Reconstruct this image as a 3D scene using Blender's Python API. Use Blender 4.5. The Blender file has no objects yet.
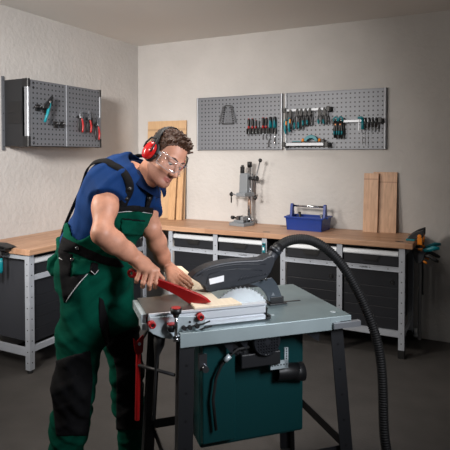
import bpy, math, random
import numpy as np
from mathutils import Vector, Matrix, Euler
random.seed(7)
PI = math.pi
SC = bpy.context.scene
COL = SC.collection

# ---------------------------------------------------------------- camera model
F = 525.2; YAW = -.472; PIT = .025; PY = 168.0
CAM = np.array([3.308, -4.487, 1.488])
FW = np.array([math.sin(YAW)*math.cos(PIT), math.cos(YAW)*math.cos(PIT), -math.sin(PIT)])
RT = np.array([math.cos(YAW), -math.sin(YAW), 0.0])
UP = np.cross(RT, FW)
def ray(x, y): return FW + RT*(x-225)/F - UP*(y-PY)/F
def P(x, y, d): return CAM + ray(x, y)*d                    # a place d metres into the room
def PZ(x, y, z):
    r = ray(x, y); return CAM + r*((z-CAM[2])/r[2])
def PYW(x, y, Y):
    r = ray(x, y); return CAM + r*((Y-CAM[1])/r[1])

# ---------------------------------------------------------------- materials
def lin(c):
    return tuple(((v/255)/12.92 if v/255 <= .04045 else ((v/255+.055)/1.055)**2.4) for v in c)
def mat(name, rgb, rough=.5, metal=0.0, var=0.0, vscale=20, bump=0.0, bscale=60, stretch=None, spec=.5, coat=0):
    m = bpy.data.materials.new(name); m.use_nodes = True
    nt = m.node_tree; b = nt.nodes['Principled BSDF']
    c = lin(rgb)
    b.inputs['Base Color'].default_value = (*c, 1)
    b.inputs['Roughness'].default_value = rough
    b.inputs['Metallic'].default_value = metal
    b.inputs['Specular IOR Level'].default_value = spec
    if coat: b.inputs['Coat Weight'].default_value = coat
    if var or bump:
        tc = nt.nodes.new('ShaderNodeTexCoord'); mp = nt.nodes.new('ShaderNodeMapping')
        nt.links.new(tc.outputs['Object'], mp.inputs['Vector'])
        if stretch: mp.inputs['Scale'].default_value = stretch
    if var:
        n = nt.nodes.new('ShaderNodeTexNoise'); n.inputs['Scale'].default_value = vscale; n.inputs['Detail'].default_value = 5
        nt.links.new(mp.outputs[0], n.inputs['Vector'])
        r = nt.nodes.new('ShaderNodeValToRGB')
        r.color_ramp.elements[0].position = .3; r.color_ramp.elements[1].position = .7
        r.color_ramp.elements[0].color = (*[v*(1-var) for v in c], 1)
        r.color_ramp.elements[1].color = (*[min(1, v*(1+var)) for v in c], 1)
        nt.links.new(n.outputs['Fac'], r.inputs['Fac']); nt.links.new(r.outputs['Color'], b.inputs['Base Color'])
    if bump:
        n2 = nt.nodes.new('ShaderNodeTexNoise'); n2.inputs['Scale'].default_value = bscale; n2.inputs['Detail'].default_value = 6
        nt.links.new(mp.outputs[0], n2.inputs['Vector'])
        bp = nt.nodes.new('ShaderNodeBump'); bp.inputs['Strength'].default_value = bump; bp.inputs['Distance'].default_value = .01
        nt.links.new(n2.outputs['Fac'], bp.inputs['Height']); nt.links.new(bp.outputs[0], b.inputs['Normal'])
    return m
def M_math(nt, op, a, b=None):
    n = nt.nodes.new('ShaderNodeMath'); n.operation = op
    for i, v in enumerate((a, b)):
        if v is None: continue
        if isinstance(v, (int, float)): n.inputs[i].default_value = v
        else: nt.links.new(v, n.inputs[i])
    return n.outputs[0]
def pegmat(name, rgb, pitch=.038, hole=.0062, rough=.45):
    m = mat(name, rgb, rough, .25); nt = m.node_tree; b = nt.nodes['Principled BSDF']
    tc = nt.nodes.new('ShaderNodeTexCoord'); sx = nt.nodes.new('ShaderNodeSeparateXYZ')
    nt.links.new(tc.outputs['Object'], sx.inputs[0])
    def cell(o):
        q = M_math(nt, 'FRACT', M_math(nt, 'ADD', M_math(nt, 'DIVIDE', o, pitch), 100.0))
        return M_math(nt, 'LESS_THAN', M_math(nt, 'ABSOLUTE', M_math(nt, 'SUBTRACT', q, .5)), hole/pitch)
    h = M_math(nt, 'MULTIPLY', cell(sx.outputs['X']), cell(sx.outputs['Z']))
    mx = nt.nodes.new('ShaderNodeMix'); mx.data_type = 'RGBA'
    nt.links.new(h, mx.inputs['Factor'])
    mx.inputs['A'].default_value = (*lin(rgb), 1); mx.inputs['B'].default_value = (.012, .012, .013, 1)
    nt.links.new(mx.outputs['Result'], b.inputs['Base Color'])
    return m
def woodmat(name, rgb, dark, axis='X', stave=.045, length=.5, rough=.45, grain=1.0):
    m = mat(name, rgb, rough); nt = m.node_tree; b = nt.nodes['Principled BSDF']
    tc = nt.nodes.new('ShaderNodeTexCoord'); mp = nt.nodes.new('ShaderNodeMapping')
    nt.links.new(tc.outputs['Object'], mp.inputs['Vector'])
    if axis == 'Y': mp.inputs['Rotation'].default_value = (0, 0, PI/2)
    if axis == 'Z': mp.inputs['Rotation'].default_value = (0, PI/2, 0)
    br = nt.nodes.new('ShaderNodeTexBrick')
    nt.links.new(mp.outputs[0], br.inputs['Vector'])
    br.inputs['Scale'].default_value = 1
    br.inputs['Brick Width'].default_value = length; br.inputs['Row Height'].default_value = stave
    br.inputs['Mortar Size'].default_value = .0006; br.inputs['Mortar Smooth'].default_value = .3
    br.offset = .37; br.inputs['Bias'].default_value = 0
    br.inputs['Color1'].default_value = (*lin(rgb), 1); br.inputs['Color2'].default_value = (*lin(dark), 1)
    br.inputs['Mortar'].default_value = (*[v*.8 for v in lin(dark)], 1)
    mp2 = nt.nodes.new('ShaderNodeMapping'); nt.links.new(mp.outputs[0], mp2.inputs['Vector'])
    mp2.inputs['Scale'].default_value = (3, 60, 60)
    n = nt.nodes.new('ShaderNodeTexNoise'); n.inputs['Scale'].default_value = 1.3; n.inputs['Detail'].default_value = 6
    n.inputs['Distortion'].default_value = .6
    nt.links.new(mp2.outputs[0], n.inputs['Vector'])
    r = nt.nodes.new('ShaderNodeValToRGB')
    r.color_ramp.elements[0].position = .3; r.color_ramp.elements[1].position = .72
    g = 1-.28*grain
    r.color_ramp.elements[0].color = (g, g*.96, g*.92, 1); r.color_ramp.elements[1].color = (1, 1, 1, 1)
    nt.links.new(n.outputs['Fac'], r.inputs['Fac'])
    mx = nt.nodes.new('ShaderNodeMix'); mx.data_type = 'RGBA'; mx.blend_type = 'MULTIPLY'; mx.inputs['Factor'].default_value = 1
    nt.links.new(br.outputs['Color'], mx.inputs['A']); nt.links.new(r.outputs['Color'], mx.inputs['B'])
    nt.links.new(mx.outputs['Result'], b.inputs['Base Color'])
    return m
MT = dict(
    wall=mat('plaster', (190, 187, 184), .9, 0, .05, 3, .55, 26),
    ceiling=mat('ceiling_paint', (226, 224, 220), .9),
    floor=mat('concrete_floor', (62, 59, 57), .7, 0, .16, 5, .1, 60),
    steel=mat('zinc_steel', (184, 190, 199), .4, .3, .06, 14),
    alu=mat('aluminium', (150, 153, 158), .42, .6),
    brightalu=mat('extruded_aluminium', (216, 221, 226), .34, .25),
    darksteel=mat('tool_steel', (120, 122, 126), .3, .9),
    chrome=mat('chrome', (215, 217, 220), .18, 1),
    anth=mat('anthracite_paint', (31, 33, 38), .42, 0, .04, 8),
    anth2=mat('anthracite_side', (52, 54, 60), .5),
    black=mat('black_plastic', (20, 20, 22), .45),
    matt=mat('matt_black_paint', (26, 27, 30), .5),
    rubber=mat('black_rubber', (14, 14, 15), .65),
    peg=pegmat('perforated_steel', (118, 121, 127)),
    pegdark=pegmat('perforated_door_steel', (108, 111, 117)),
    frame=mat('grey_frame_paint', (104, 107, 113), .45, .3),
    top=woodmat('beech_worktop', (198, 158, 128), (176, 134, 106), 'X', .042, .55),
    topY=woodmat('beech_worktop_side', (198, 158, 128), (176, 134, 106), 'Y', .042, .55),
    ply=woodmat('birch_plywood', (204, 170, 132), (200, 165, 126), 'Z', 3, 60, .55, .55),
    strip=woodmat('pine_strip', (206, 166, 124), (198, 157, 116), 'Z', 3, 60, .5, .9),
    pine=woodmat('pine_board', (212, 172, 140), (198, 152, 120), 'Z', .09, 60, .5, 1.1),
    work=woodmat('pale_workpiece', (236, 222, 198), (233, 218, 192), 'Y', 3, 60, .55, .5),
    teal=mat('teal_plastic', (0, 118, 130), .4),
    red=mat('red_plastic', (158, 16, 18), .35),
    orange=mat('orange_plastic', (222, 128, 20), .4),
    blue=mat('blue_plastic', (8, 48, 128), .38, 0, .04, 30),
    grey=mat('machine_grey_paint', (128, 133, 138), .45, .1),
    table=mat('galvanised_table', (118, 135, 138), .33, .4, .10, 9),
    flange=mat('galvanised_flange', (158, 172, 174), .4, .2, .05, 12),
    galv=mat('galvanised_plate', (182, 194, 198), .36, .25, .14, 30),
    plate=mat('worn_carriage_plate', (112, 112, 110), .34, .75, .12, 10),
    dgreen=mat('dark_green_enamel', (4, 54, 56), .4),
    guard=mat('guard_plastic', (40, 43, 49), .42),
    wing=mat('guard_wing_plastic', (58, 66, 74), .4),
    blade=mat('saw_blade_steel', (206, 208, 210), .32, .45),
    white=mat('white_sticker', (238, 240, 242), .4),
    ink=mat('dark_print', (40, 42, 46), .6),
)

# ---------------------------------------------------------------- mesh builder
class MB:
    def __init__(s): s.v = []; s.f = []; s.m = []; s.sm = []
    def add(s, vs, fs, mi=0, smooth=False):
        o = len(s.v); s.v.extend([tuple(map(float, q)) for q in vs])
        for f in fs:
            s.f.append([o+i for i in f]); s.m.append(mi); s.sm.append(smooth)
        return s
    def box(s, a, b, mi=0, rot=None, piv=None):
        (x0, y0, z0), (x1, y1, z1) = a, b
        vs = [(x, y, z) for z in (z0, z1) for y in (y0, y1) for x in (x0, x1)]
        if rot is not None:
            c = Vector(piv) if piv is not None else Vector(((x0+x1)/2, (y0+y1)/2, (z0+z1)/2))
            R = Euler(rot).to_matrix(); vs = [c + R @ (Vector(q)-c) for q in vs]
        return s.add(vs, [(0, 2, 3, 1), (4, 5, 7, 6), (0, 1, 5, 4), (2, 6, 7, 3), (0, 4, 6, 2), (1, 3, 7, 5)], mi)
    def tube(s, pts, rad, n=10, mi=0, smooth=True, cap=True, flat=1.0, up=(0, 0, 1)):
        pts = [Vector(p) for p in pts]
        if not hasattr(rad, '__len__'): rad = [rad]*len(pts)
        prev = None; vs = []; fs = []
        for i, p in enumerate(pts):
            t = (pts[min(i+1, len(pts)-1)] - pts[max(i-1, 0)]).normalized()
            if prev is None:
                a = Vector(up)
                if abs(t.dot(a)) > .95: a = Vector((1, 0, 0))
                nrm = (a - t*a.dot(t)).normalized()
            else:
                nrm = (prev - t*prev.dot(t)).normalized()
            prev = nrm; bn = t.cross(nrm)
            for k in range(n):
                an = 2*PI*k/n
                vs.append(p + nrm*math.cos(an)*rad[i] + bn*math.sin(an)*rad[i]*flat)
        for i in range(len(pts)-1):
            for k in range(n):
                fs.append((i*n+k, i*n+(k+1) % n, (i+1)*n+(k+1) % n, (i+1)*n+k))
        s.add(vs, fs, mi, smooth)
        if cap:
            o = len(s.v)-len(vs)
            s.f.append([o+k for k in range(n)][::-1]); s.m.append(mi); s.sm.append(False)
            s.f.append([o+(len(pts)-1)*n+k for k in range(n)]); s.m.append(mi); s.sm.append(False)
        return s
    def cyl(s, a, b, r, r2=None, n=20, mi=0):
        return s.tube([a, b], [r, r if r2 is None else r2], n, mi)
    def prism(s, poly, d0, d1, fn, mi=0):
        # poly: list of 2-D points, fn(p, d) -> 3-D
        n = len(poly)
        vs = [fn(p, d0) for p in poly] + [fn(p, d1) for p in poly]
        fs = [tuple(range(n))[::-1], tuple(range(n, 2*n))] + [(i, (i+1) % n, n+(i+1) % n, n+i) for i in range(n)]
        return s.add(vs, fs, mi)
    def sphere(s, c, r, n=14, mi=0, sc=(1, 1, 1)):
        vs = []; fs = []
        m = n//2
        for i in range(m+1):
            th = PI*i/m
            for k in range(n):
                ph = 2*PI*k/n
                vs.append((c[0]+r*sc[0]*math.sin(th)*math.cos(ph), c[1]+r*sc[1]*math.sin(th)*math.sin(ph), c[2]+r*sc[2]*math.cos(th)))
        for i in range(m):
            for k in range(n):
                fs.append((i*n+k, (i+1)*n+k, (i+1)*n+(k+1) % n, i*n+(k+1) % n))
        return s.add(vs, fs, mi, True)
    def ring(s, c, axis, R, r, n=20, q=8, mi=0):
        ax = Vector(axis).normalized(); a = Vector((0, 0, 1)) if abs(ax.z) < .9 else Vector((1, 0, 0))
        e1 = (a-ax*a.dot(ax)).normalized(); e2 = ax.cross(e1); vs = []; fs = []
        for i in range(n):
            t = 2*PI*i/n; d = e1*math.cos(t)+e2*math.sin(t)
            for k in range(q):
                p = 2*PI*k/q
                vs.append(Vector(c)+d*(R+r*math.cos(p))+ax*r*math.sin(p))
        for i in range(n):
            for k in range(q):
                fs.append((i*q+k, ((i+1) % n)*q+k, ((i+1) % n)*q+(k+1) % q, i*q+(k+1) % q))
        return s.add(vs, fs, mi, True)
    def build(s, name, mats, parent=None, world=False, bevel=0, seg=2, label=None, kind=None, loc=None):
        me = bpy.data.meshes.new(name)
        vs = s.v
        if world and parent is not None:
            Mx = Matrix.Identity(4); q = parent
            while q is not None:
                Mx = Matrix.LocRotScale(q.location, q.rotation_euler, q.scale) @ Mx; q = q.parent
            I = np.array(Mx.inverted()); A = np.array(vs)
            vs = (A @ I[:3, :3].T + I[:3, 3]).tolist()
        if loc is not None:
            vs = (np.array(vs)-np.array(loc)).tolist()
        me.from_pydata(vs, [], s.f)
        if not isinstance(mats, (list, tuple)): mats = [mats]
        for m in mats: me.materials.append(m)
        me.polygons.foreach_set('material_index', s.m); me.polygons.foreach_set('use_smooth', s.sm)
        me.validate(); 
        import bmesh
        bm = bmesh.new(); bm.from_mesh(me); bmesh.ops.recalc_face_normals(bm, faces=bm.faces); bm.to_mesh(me); bm.free()
        me.update()
        o = bpy.data.objects.new(name, me); COL.objects.link(o)
        if parent is not None: o.parent = parent
        if loc is not None: o.location = loc
        if bevel:
            b = o.modifiers.new('bevel', 'BEVEL'); b.width = bevel; b.segments = seg; b.limit_method = 'ANGLE'; b.angle_limit = math.radians(40)
            b.harden_normals = False
        if label: o['label'] = label
        if kind: o['kind'] = kind
        return o
def tag(o, label, cat, group=None, kind=None):
    o['label'] = label; o['category'] = cat
    if group: o['group'] = group
    if kind: o['kind'] = kind
    return o
def thing(name, label, cat, loc=(0, 0, 0), rz=0, group=None):
    o = bpy.data.objects.new(name, None); COL.objects.link(o)
    o.empty_display_size = .05
    o.location = loc; o.rotation_euler = (0, 0, rz)
    return tag(o, label, cat, group)
def children(o): return [c for c in bpy.data.objects if c.parent == o]
def dup(root, loc=None, rot=None, label=None, group=None, scale=None):
    r = root.copy(); COL.objects.link(r)
    if loc is not None: r.location = loc
    if rot is not None: r.rotation_euler = rot
    if scale is not None: r.scale = scale
    if label: r['label'] = label
    if group: r['group'] = group
    for ch in children(root):
        c = ch.copy(); COL.objects.link(c); c.parent = r
        for g in children(ch):
            d = g.copy(); COL.objects.link(d); d.parent = c
    return r
def struct(o): o['kind'] = 'structure'; return o
# ================================================================ the room
RX = 4.9; RY = -5.6; RH = 2.62
struct(MB().box((-.15, RY, -.1), (RX, .15, 0)).build('floor', MT['floor']))
struct(MB().box((-.15, 0, 0), (RX, .15, RH)).build('wall_back', MT['wall']))
struct(MB().box((-.15, RY, 0), (0, 0, RH)).build('wall_left', MT['wall']))
struct(MB().box((-.15, RY, RH), (RX, .15, RH+.1)).build('ceiling', MT['ceiling']))

# ================================================================ workbenches
D = .545; L = 1.961; R = 2.803; H = .85; T = .04
w = thing('worktop', 'long beech block worktop running along the back wall', 'worktop', (0, 0, H-T))
MB().box((0, -D, 0), (R, -.002, T)).build('top_board', MT['top'], w, bevel=.003)
for (x, y) in ((1.644, -.47), (1.644, -.08), (2.70, -.47), (2.74, -.1)):
    m = MB(); n = 18
    poly = [(x+.03*math.copysign(abs(math.cos(2*PI*k/n))**.5, math.cos(2*PI*k/n)), y+.013*math.copysign(abs(math.sin(2*PI*k/n))**.5, math.sin(2*PI*k/n))) for k in range(n)]
    m.prism(poly, T-.004, T+.0012, lambda p, d: (p[0], p[1], d)).build('slot_insert', MT['black'], w, label='black slot insert')
w = thing('worktop', 'beech block worktop of the left bench along the left wall, behind the man', 'worktop', (0, -D, H-T))
MB().box((.002, -L+D, 0), (D, -.001, T)).build('top_board', MT['topY'], w, bevel=.003)

def leg_mesh(x, y, sx, sy, z0, z1, wd=.042, th=.004):
    # an angle-section post with its corner at (x, y); flanges run towards sx, sy; dimples are holes punched down the front
    m = MB()
    m.box((min(x, x+sx*wd), min(y, y+sy*th), z0), (max(x, x+sx*wd), max(y, y+sy*th), z1))
    m.box((min(x, x+sx*th), min(y+sy*th, y+sy*wd), z0), (max(x, x+sx*th), max(y+sy*th, y+sy*wd), z1))
    z = z0+.05
    while z < z1-.03:
        m.cyl((x+sx*wd*.5, y-sy*.0006, z), (x+sx*wd*.5, y+sy*.001, z), .0045, n=8, mi=1)
        m.cyl((x-sx*.0006, y+sy*wd*.5, z), (x+sx*.001, y+sy*wd*.5, z), .0045, n=8, mi=1)
        z += .075
    return m
def foot_mesh(x, y, sx, sy, h, wd=.044):
    m = MB(); m.box((min(x-sx*.002, x+sx*wd), min(y-sy*.002, y+sy*wd), 0), (max(x-sx*.002, x+sx*wd), max(y-sy*.002, y+sy*wd), h)); return m
fr = thing('workbench_frame', 'zinc steel frame of six front posts and rails carrying the back worktop', 'bench frame')
posts = [(.715, 1), (1.17, 1), (1.626, 1), (1.787, 1), (2.248, 1), (2.747, -1)]
FY = -.525
for (x, s) in posts:
    lg = leg_mesh(x, FY, s, 1, .06, H-T).build('leg', [MT['steel'], MT['black']], fr)
    foot_mesh(x, FY, s, 1, .062).build('foot', MT['rubber'], lg)
    if s == -1 or x < .8:
        lg = leg_mesh(x, -.03, s, -1, .06, H-T).build('leg', [MT['steel'], MT['black']], fr)
        foot_mesh(x, -.03, s, -1, .062).build('foot', MT['rubber'], lg)
units = [(.759, 1.168), (1.214, 1.624), (1.831, 2.246), (2.292, 2.703)]
for (a, b) in units:
    m = MB(); m.box((a-.004, FY+.001, .632), (b+.004, FY+.010, .668)); m.box((a-.004, FY-.003, .632), (b+.004, FY+.001, .636)); m.box((a-.004, FY-.003, .664), (b+.004, FY+.001, .668))
    for q in (.18, .5, .82):
        m.cyl((a+(b-a)*q, FY, .65), (a+(b-a)*q, FY+.002, .65), .004, n=8, mi=1)
    m.build('rail', [MT['steel'], MT['black']], fr)
    MB().box((a-.004, FY+.002, .153), (b+.004, FY+.03, .198)).build('rail', MT['steel'], fr)
for x in (.722, 2.742):
    MB().box((x-.004, FY+.04, .165), (x+.004, -.06, .20)).build('side_rail', MT['steel'], fr)
    MB().box((x-.004, FY+.04, .75), (x+.004, -.06, .79)).build('side_rail', MT['steel'], fr)
def text_mesh(txt, size, name, m, parent, loc, rot):
    cu = bpy.data.curves.new(name, 'FONT'); cu.body = txt; cu.size = size; cu.extrude = .0004
    cu.align_x = 'CENTER'; cu.align_y = 'CENTER'
    tmp = bpy.data.objects.new(name, cu); COL.objects.link(tmp)
    dg = bpy.context.evaluated_depsgraph_get(); me = bpy.data.meshes.new_from_object(tmp.evaluated_get(dg))
    bpy.data.objects.remove(tmp)
    o = bpy.data.objects.new(name, me); me.materials.clear(); me.materials.append(m); COL.objects.link(o)
    o.parent = parent; o.location = loc; o.rotation_euler = rot
    return o
text_mesh('KÜPPER', .017, 'lettering', MT['ink'], fr, (2.452, FY-.0008, .65), (PI/2, 0, 0))
text_mesh('KÜPPER', .017, 'lettering', MT['ink'], fr, (1.46, FY-.0008, .65), (PI/2, 0, 0))

def cabinet(name, label, loc, rz, wd, dp, lock_right=True, group='drawer cabinets under the worktops'):
    # local: x across 0..wd, front at y=0, body goes to +y
    t = thing(name, label, 'cabinet', loc, rz, group)
    z0, z1 = .198, .806
    b = MB()
    b.box((0, .022, z0), (.012, dp, z1)); b.box((wd-.012, .022, z0), (wd, dp, z1)); b.box((.012, dp-.01, z0), (wd-.012, dp, z1))
    b.box((.012, .022, z0), (wd-.012, dp-.01, z0+.012)); b.box((.012, .022, .640), (wd-.012, dp-.01, .652)); b.box((.012, .03, .79), (wd-.012, dp-.01, .802))
    b.build('body', MT['anth2'], t)
    d = MB()
    d.box((.003, .004, .672), (wd-.003, .020, .743))
    d.box((.006, .020, .675), (wd-.006, .022, .742))
    dr = d.build('drawer', MT['anth'], t, bevel=.002)
    st = MB(); prof = [(.002, .742), (-.006, .745), (-.008, .752), (-.004, .776), (.004, .781), (.016, .781), (.016, .742)]
    st.prism(prof, .001, wd-.001, lambda p, q: (q, p[0], p[1])).build('handle_strip', MT['brightalu'], dr, label='bright aluminium handle strip')
    cx = wd/2
    g = MB(); pr = [(cx-.075, .740), (cx+.075, .740), (cx+.05, .697), (cx-.05, .697)]
    g.prism(pr, -.0015, .004, lambda p, q: (p[0], q, p[1]))
    g.prism([(cx-.062, .738), (cx+.062, .738), (cx+.043, .704), (cx-.043, .704)], -.004, -.0015, lambda p, q: (p[0], q, p[1]), 1)
    g.build('handle_recess', [MT['black'], MT['rubber']], dr)
    d = MB(); zz = [.201, .285, .36, .435, .51, .63]
    for i in range(5):
        d.box((.003, .004, zz[i]+(0 if i == 0 else .0035)), (wd-.003, .020, zz[i+1]))
    d.box((.003, .0062, .201), (wd-.003, .0195, .629))
    do = d.build('door', MT['anth'], t, bevel=.0015)
    lx = wd-.045 if lock_right else .045
    k = MB(); k.cyl((lx, .004, .553), (lx, -.003, .553), .0155, n=20); k.ring((lx, -.003, .553), (0, 1, 0), .0145, .002, mi=0)
    k.box((lx-.002, -.0045, .546), (lx+.002, -.003, .560), 1)
    k.build('lock', [MT['black'], MT['darksteel']], do)
    return t
names = ['black drawer and door cabinet, leftmost along the back bench',
         'black drawer and door cabinet below the drill stand on the back bench',
         'black drawer and door cabinet below the blue toolbox, behind the hose',
         'black drawer and door cabinet at the far right end of the back bench']
for (a, b), nm in zip(units, names):
    cabinet('tool_cabinet', nm, (a+.002, FY+.014, 0), 0, b-a-.004, .47)
# left bench
fr2 = thing('workbench_frame', 'zinc steel frame of the left bench, its perforated corner post beside the man', 'bench frame', (0, 0, 0))
for (x, y, sx, sy) in ((.525, -1.945, -1, 1), (.02, -1.945, 1, 1), (.525, -1.405, -1, 1), (.525, -.60, -1, -1)):
    lg = leg_mesh(x, y, sx, sy, .02, H-T).build('leg', [MT['steel'], MT['black']], fr2)
    m = MB(); cx, cy = x+sx*.018, y+sy*.018
    m.cyl((cx, cy, 0), (cx, cy, .008), .02); m.cyl((cx, cy, .008), (cx, cy, .05), .008)
    m.build('levelling_foot', MT['rubber'], lg)
MB().box((.06, -1.943, .115), (.482, -1.93, .172)).build('side_rail', MT['steel'], fr2)
MB().box((.06, -1.943, .776), (.482, -1.93, .806)).build('side_rail', MT['steel'], fr2)
for (a, b) in ((-1.900, -1.407), (-1.361, -.645)):
    MB().box((.512, a, .632), (.523, b, .668)).build('rail', MT['steel'], fr2)
    MB().box((.495, a, .140), (.523, b, .178)).build('rail', MT['steel'], fr2)
cabinet('tool_cabinet', 'black drawer and door cabinet in the left bench beside the man', (.511, -1.897, 0), PI/2, .484, .46)
cabinet('tool_cabinet', 'black drawer and door cabinet in the left bench hidden behind the man', (.511, -1.358, 0), PI/2, .70, .46)

# ---------------- perforated boards on the back wall
def board(label, x0, x1):
    z0, z1 = 1.535, 2.041
    t = thing('perforated_board', label, 'pegboard', (x0, 0, z0), 0, 'perforated boards on the back wall')
    W = x1-x0; Hh = z1-z0
    m = MB(); m.box((.02, -.026, .006), (W-.02, -.022, Hh-.006)); m.build('panel', MT['peg'], t)
    for z0_, z1_, z2_, z3_ in ((0, .012, 0, .006), (Hh-.012, Hh, Hh-.006, Hh)):
        m = MB(); m.box((.0, -.022, z0_), (W, 0, z1_)); m.box((0, -.03, z2_), (W, -.0219, z3_)); m.build('frame_rail', MT['frame'], t)
    for a in (0, W-.022):
        m = MB(); n = 8
        poly = [(a, -.001), (a+.022, -.001)]+[(a+.011+.011*math.cos(PI*k/n), -.028-.010*math.sin(PI*k/n)) for k in range(n+1)]
        m.prism(poly, 0, Hh, lambda p, d: (p[0], p[1], d)).build('edge_strip', MT['alu'], t, label='bright aluminium edge strip')
    return t
board('grey perforated board with spanner set and screwdrivers, the left one on the back wall', .722, 1.614)
board('grey perforated board with teal pliers and scissors, the right one on the back wall', 1.636, 2.524)
PF = -.026   # board front

# ---------------- cabinet on the left wall
wc = thing('wall_cabinet', 'black and grey wall cabinet with perforated doors on the left wall', 'wall cabinet', (0, -1.697, 1.552), PI/2)
# local x = along the wall, -y = out into the room
Wc = .818; Hc = .50; Dc = .25
m = MB(); m.box((0, -Dc+.03, 0), (.018, 0, Hc)); m.box((Wc-.018, -Dc+.03, 0), (Wc, 0, Hc)); m.box((.018, -Dc+.03, 0), (Wc-.018, 0, .015)); m.box((.018, -Dc+.03, Hc-.015), (Wc-.018, 0, Hc)); m.box((.018, -.01, .015), (Wc-.018, 0, Hc-.015))
m.build('body', MT['matt'], wc)
m = MB(); m.box((-.004, -.19, .17), (0, -.05, .335)); m.box((-.006, -.185, .25), (-.004, -.055, .253)); m.build('side_panel', MT['black'], wc, bevel=.001)
m = MB(); m.box((-.022, -.012, -.03), (.0, -.001, Hc+.03))
for z in (.0, .12, .25, .38, .5): m.cyl((-.011, -.0125, z), (-.011, -.011, z), .004, n=8, mi=1)
m.build('mounting_rail', [MT['frame'], MT['black']], wc)
for i, (a, b) in enumerate(((.030, .396), (.400, Wc-.012))):
    dm = MB(); dm.box((a, -Dc, .004), (b, -Dc+.018, Hc-.004)); d = dm.build('door', MT['pegdark'], wc, bevel=.001)
    e_ = MB(); ex_ = b if i == 0 else a; e_.box((ex_-.0018, -Dc-.0015, .004), (ex_+.0018, -Dc+.017, Hc-.004)); e_.build('edge_strip', MT['steel'], d, label='pale door edge')
    if i == 0:
        q = MB()
        for z in (.028, .062, Hc-.062, Hc-.028):
            q.ring((a+.028, -Dc-.001, z), (0, 1, 0), .008, .002, n=12, q=6)
        q.build('hinge_plate', MT['black'], d)
for a, s in ((0, 1), (Wc-.026, 1)):
    m = MB(); n = 8
    poly = [(a, -.2), (a+.026, -.2)]+[(a+.013+.013*math.cos(PI*k/n), -Dc+.004-.010*math.sin(PI*k/n)) for k in range(n+1)]
    g = MB(); g.prism(poly, .075, Hc-.06, lambda p, d: (p[0], p[1], d)); gs = g.build('handle_column', MT['alu'], wc, label='bright aluminium handle column')
    for z0, z1 in ((-.002, .075), (Hc-.06, Hc+.002)):
        g = MB(); g.prism([(p[0]+(.001 if p[0] > a+.013 else -.001), p[1]-.001) for p in poly], z0, z1, lambda p, d: (p[0], p[1], d)); g.build('end_cap', MT['black'], gs, label='black end cap')

# ---------------- boards leaning on the back wall
def plank(label, x0, x1, z1, y0, y1, th, m, zb=H):
    # bottom edge at y0, top edge leaning to y1 (rear faces)
    o = MB(); 
    f0 = [(x0, y0-th, 0), (x1, y0-th, 0), (x1, y0, 0), (x0, y0, 0)]
    f1 = [(x0, y1-th, z1-zb), (x1, y1-th, z1-zb), (x1, y1, z1-zb), (x0, y1, z1-zb)]
    c = ((x0+x1)/2, (y0+y1)/2, zb+.0005)
    o.add(f0+f1, [(3, 2, 1, 0), (4, 5, 6, 7), (0, 1, 5, 4), (1, 2, 6, 5), (2, 3, 7, 6), (3, 0, 4, 7)])
    ob = o.build('wooden_board', m, None, bevel=.0015, loc=((x0+x1)/2, (y0+y1)/2, 0))
    ob.location.z = zb+.0005
    return tag(ob, label, 'board')
plank('wide pale plywood board leaning on the wall behind the man', .140, .598, 1.83, -.05, -.006, .018, MT['ply'])
plank('narrow pine strip leaning on the plywood board, right one of two', .545, .605, 1.44, -.115, -.06, .02, MT['strip'])
plank('narrow pine strip leaning on the plywood board, left one of two', .455, .53, 1.40, -.125, -.062, .02, MT['strip'])
kb = plank('narrower knotty pine board leaning in front of the wider pine board', 2.352, 2.47, 1.335, -.09, -.045, .018, MT['pine'])
m = MB(); n = 16
m.prism([(-.035+.008*math.cos(2*PI*k/n), .105+.012*math.sin(2*PI*k/n)) for k in range(n)], -.0355, -.030, lambda p, d: (p[0], d+.045*(p[1]/.485)-.0005, p[1])).build('knot', mat('dark_knot', (66, 40, 26), .6), kb, label='dark round knot')
plank('wider pine board leaning on the wall at the right worktop end', 2.42, 2.612, 1.345, -.06, -.006, .018, MT['pine'])
# ================================================================ tools on the boards
def hang(name, label, cat, x, z, y=PF, rz=0, group=None): return thing(name, label, cat, (x, y, z), rz, group)
def xz(p, d): return (p[0], d, p[1])
# --- spanner set: a black rack and eight ring/open spanners lying level, small on top
rk = hang('spanner_rack', 'black stepped plastic rack holding the spanner set on the left perforated board', 'tool rack', 1.066, 1.79)
m = MB()
for s in (-1, 1):
    m.prism([(s*.028, .165), (s*.038, .165), (s*.064, -.012), (s*.052, -.012)], -.012, 0, xz)
m.box((-.055, -.010, -.014), (.055, -.001, -.004)); m.box((-.03, -.010, .160), (.03, -.001, .168))
m.build('rack_frame', MT['black'], rk)
m = MB()
for i in range(8):
    z = .008+i*.0205; hw = .058-.0036*i
    m.box((-hw-.004, -.026, z-.006), (-hw+.006, -.010, z-.003)); m.box((hw-.006, -.026, z-.006), (hw+.004, -.010, z-.003))
m.build('clip', MT['black'], rk)
wn = ['lowest and longest', 'second lowest', 'third lowest', 'fourth lowest', 'fourth highest', 'third highest', 'second highest', 'topmost and shortest']
def spanner(Ls):
    w = Ls*.018+.0026
    sh = MB(); sh.box((-Ls*.42, -.004, -w*.55), (Ls*.40, .004, w*.55))
    rg = MB(); rg.ring((-Ls*.46, 0, 0), (0, 1, 0), w*1.35, w*.5, n=16, q=6)
    oj = MB(); R = w*1.9; pts = []
    for k in range(13):
        a = math.radians(35+k*290/12); pts.append((Ls*.45+R*math.cos(a), R*math.sin(a)))
    for k in range(13):
        a = math.radians(325-k*290/12); pts.append((Ls*.45+R*.5*math.cos(a), R*.5*math.sin(a)))
    oj.prism(pts, -.005, .005, xz)
    return sh, rg, oj
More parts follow.
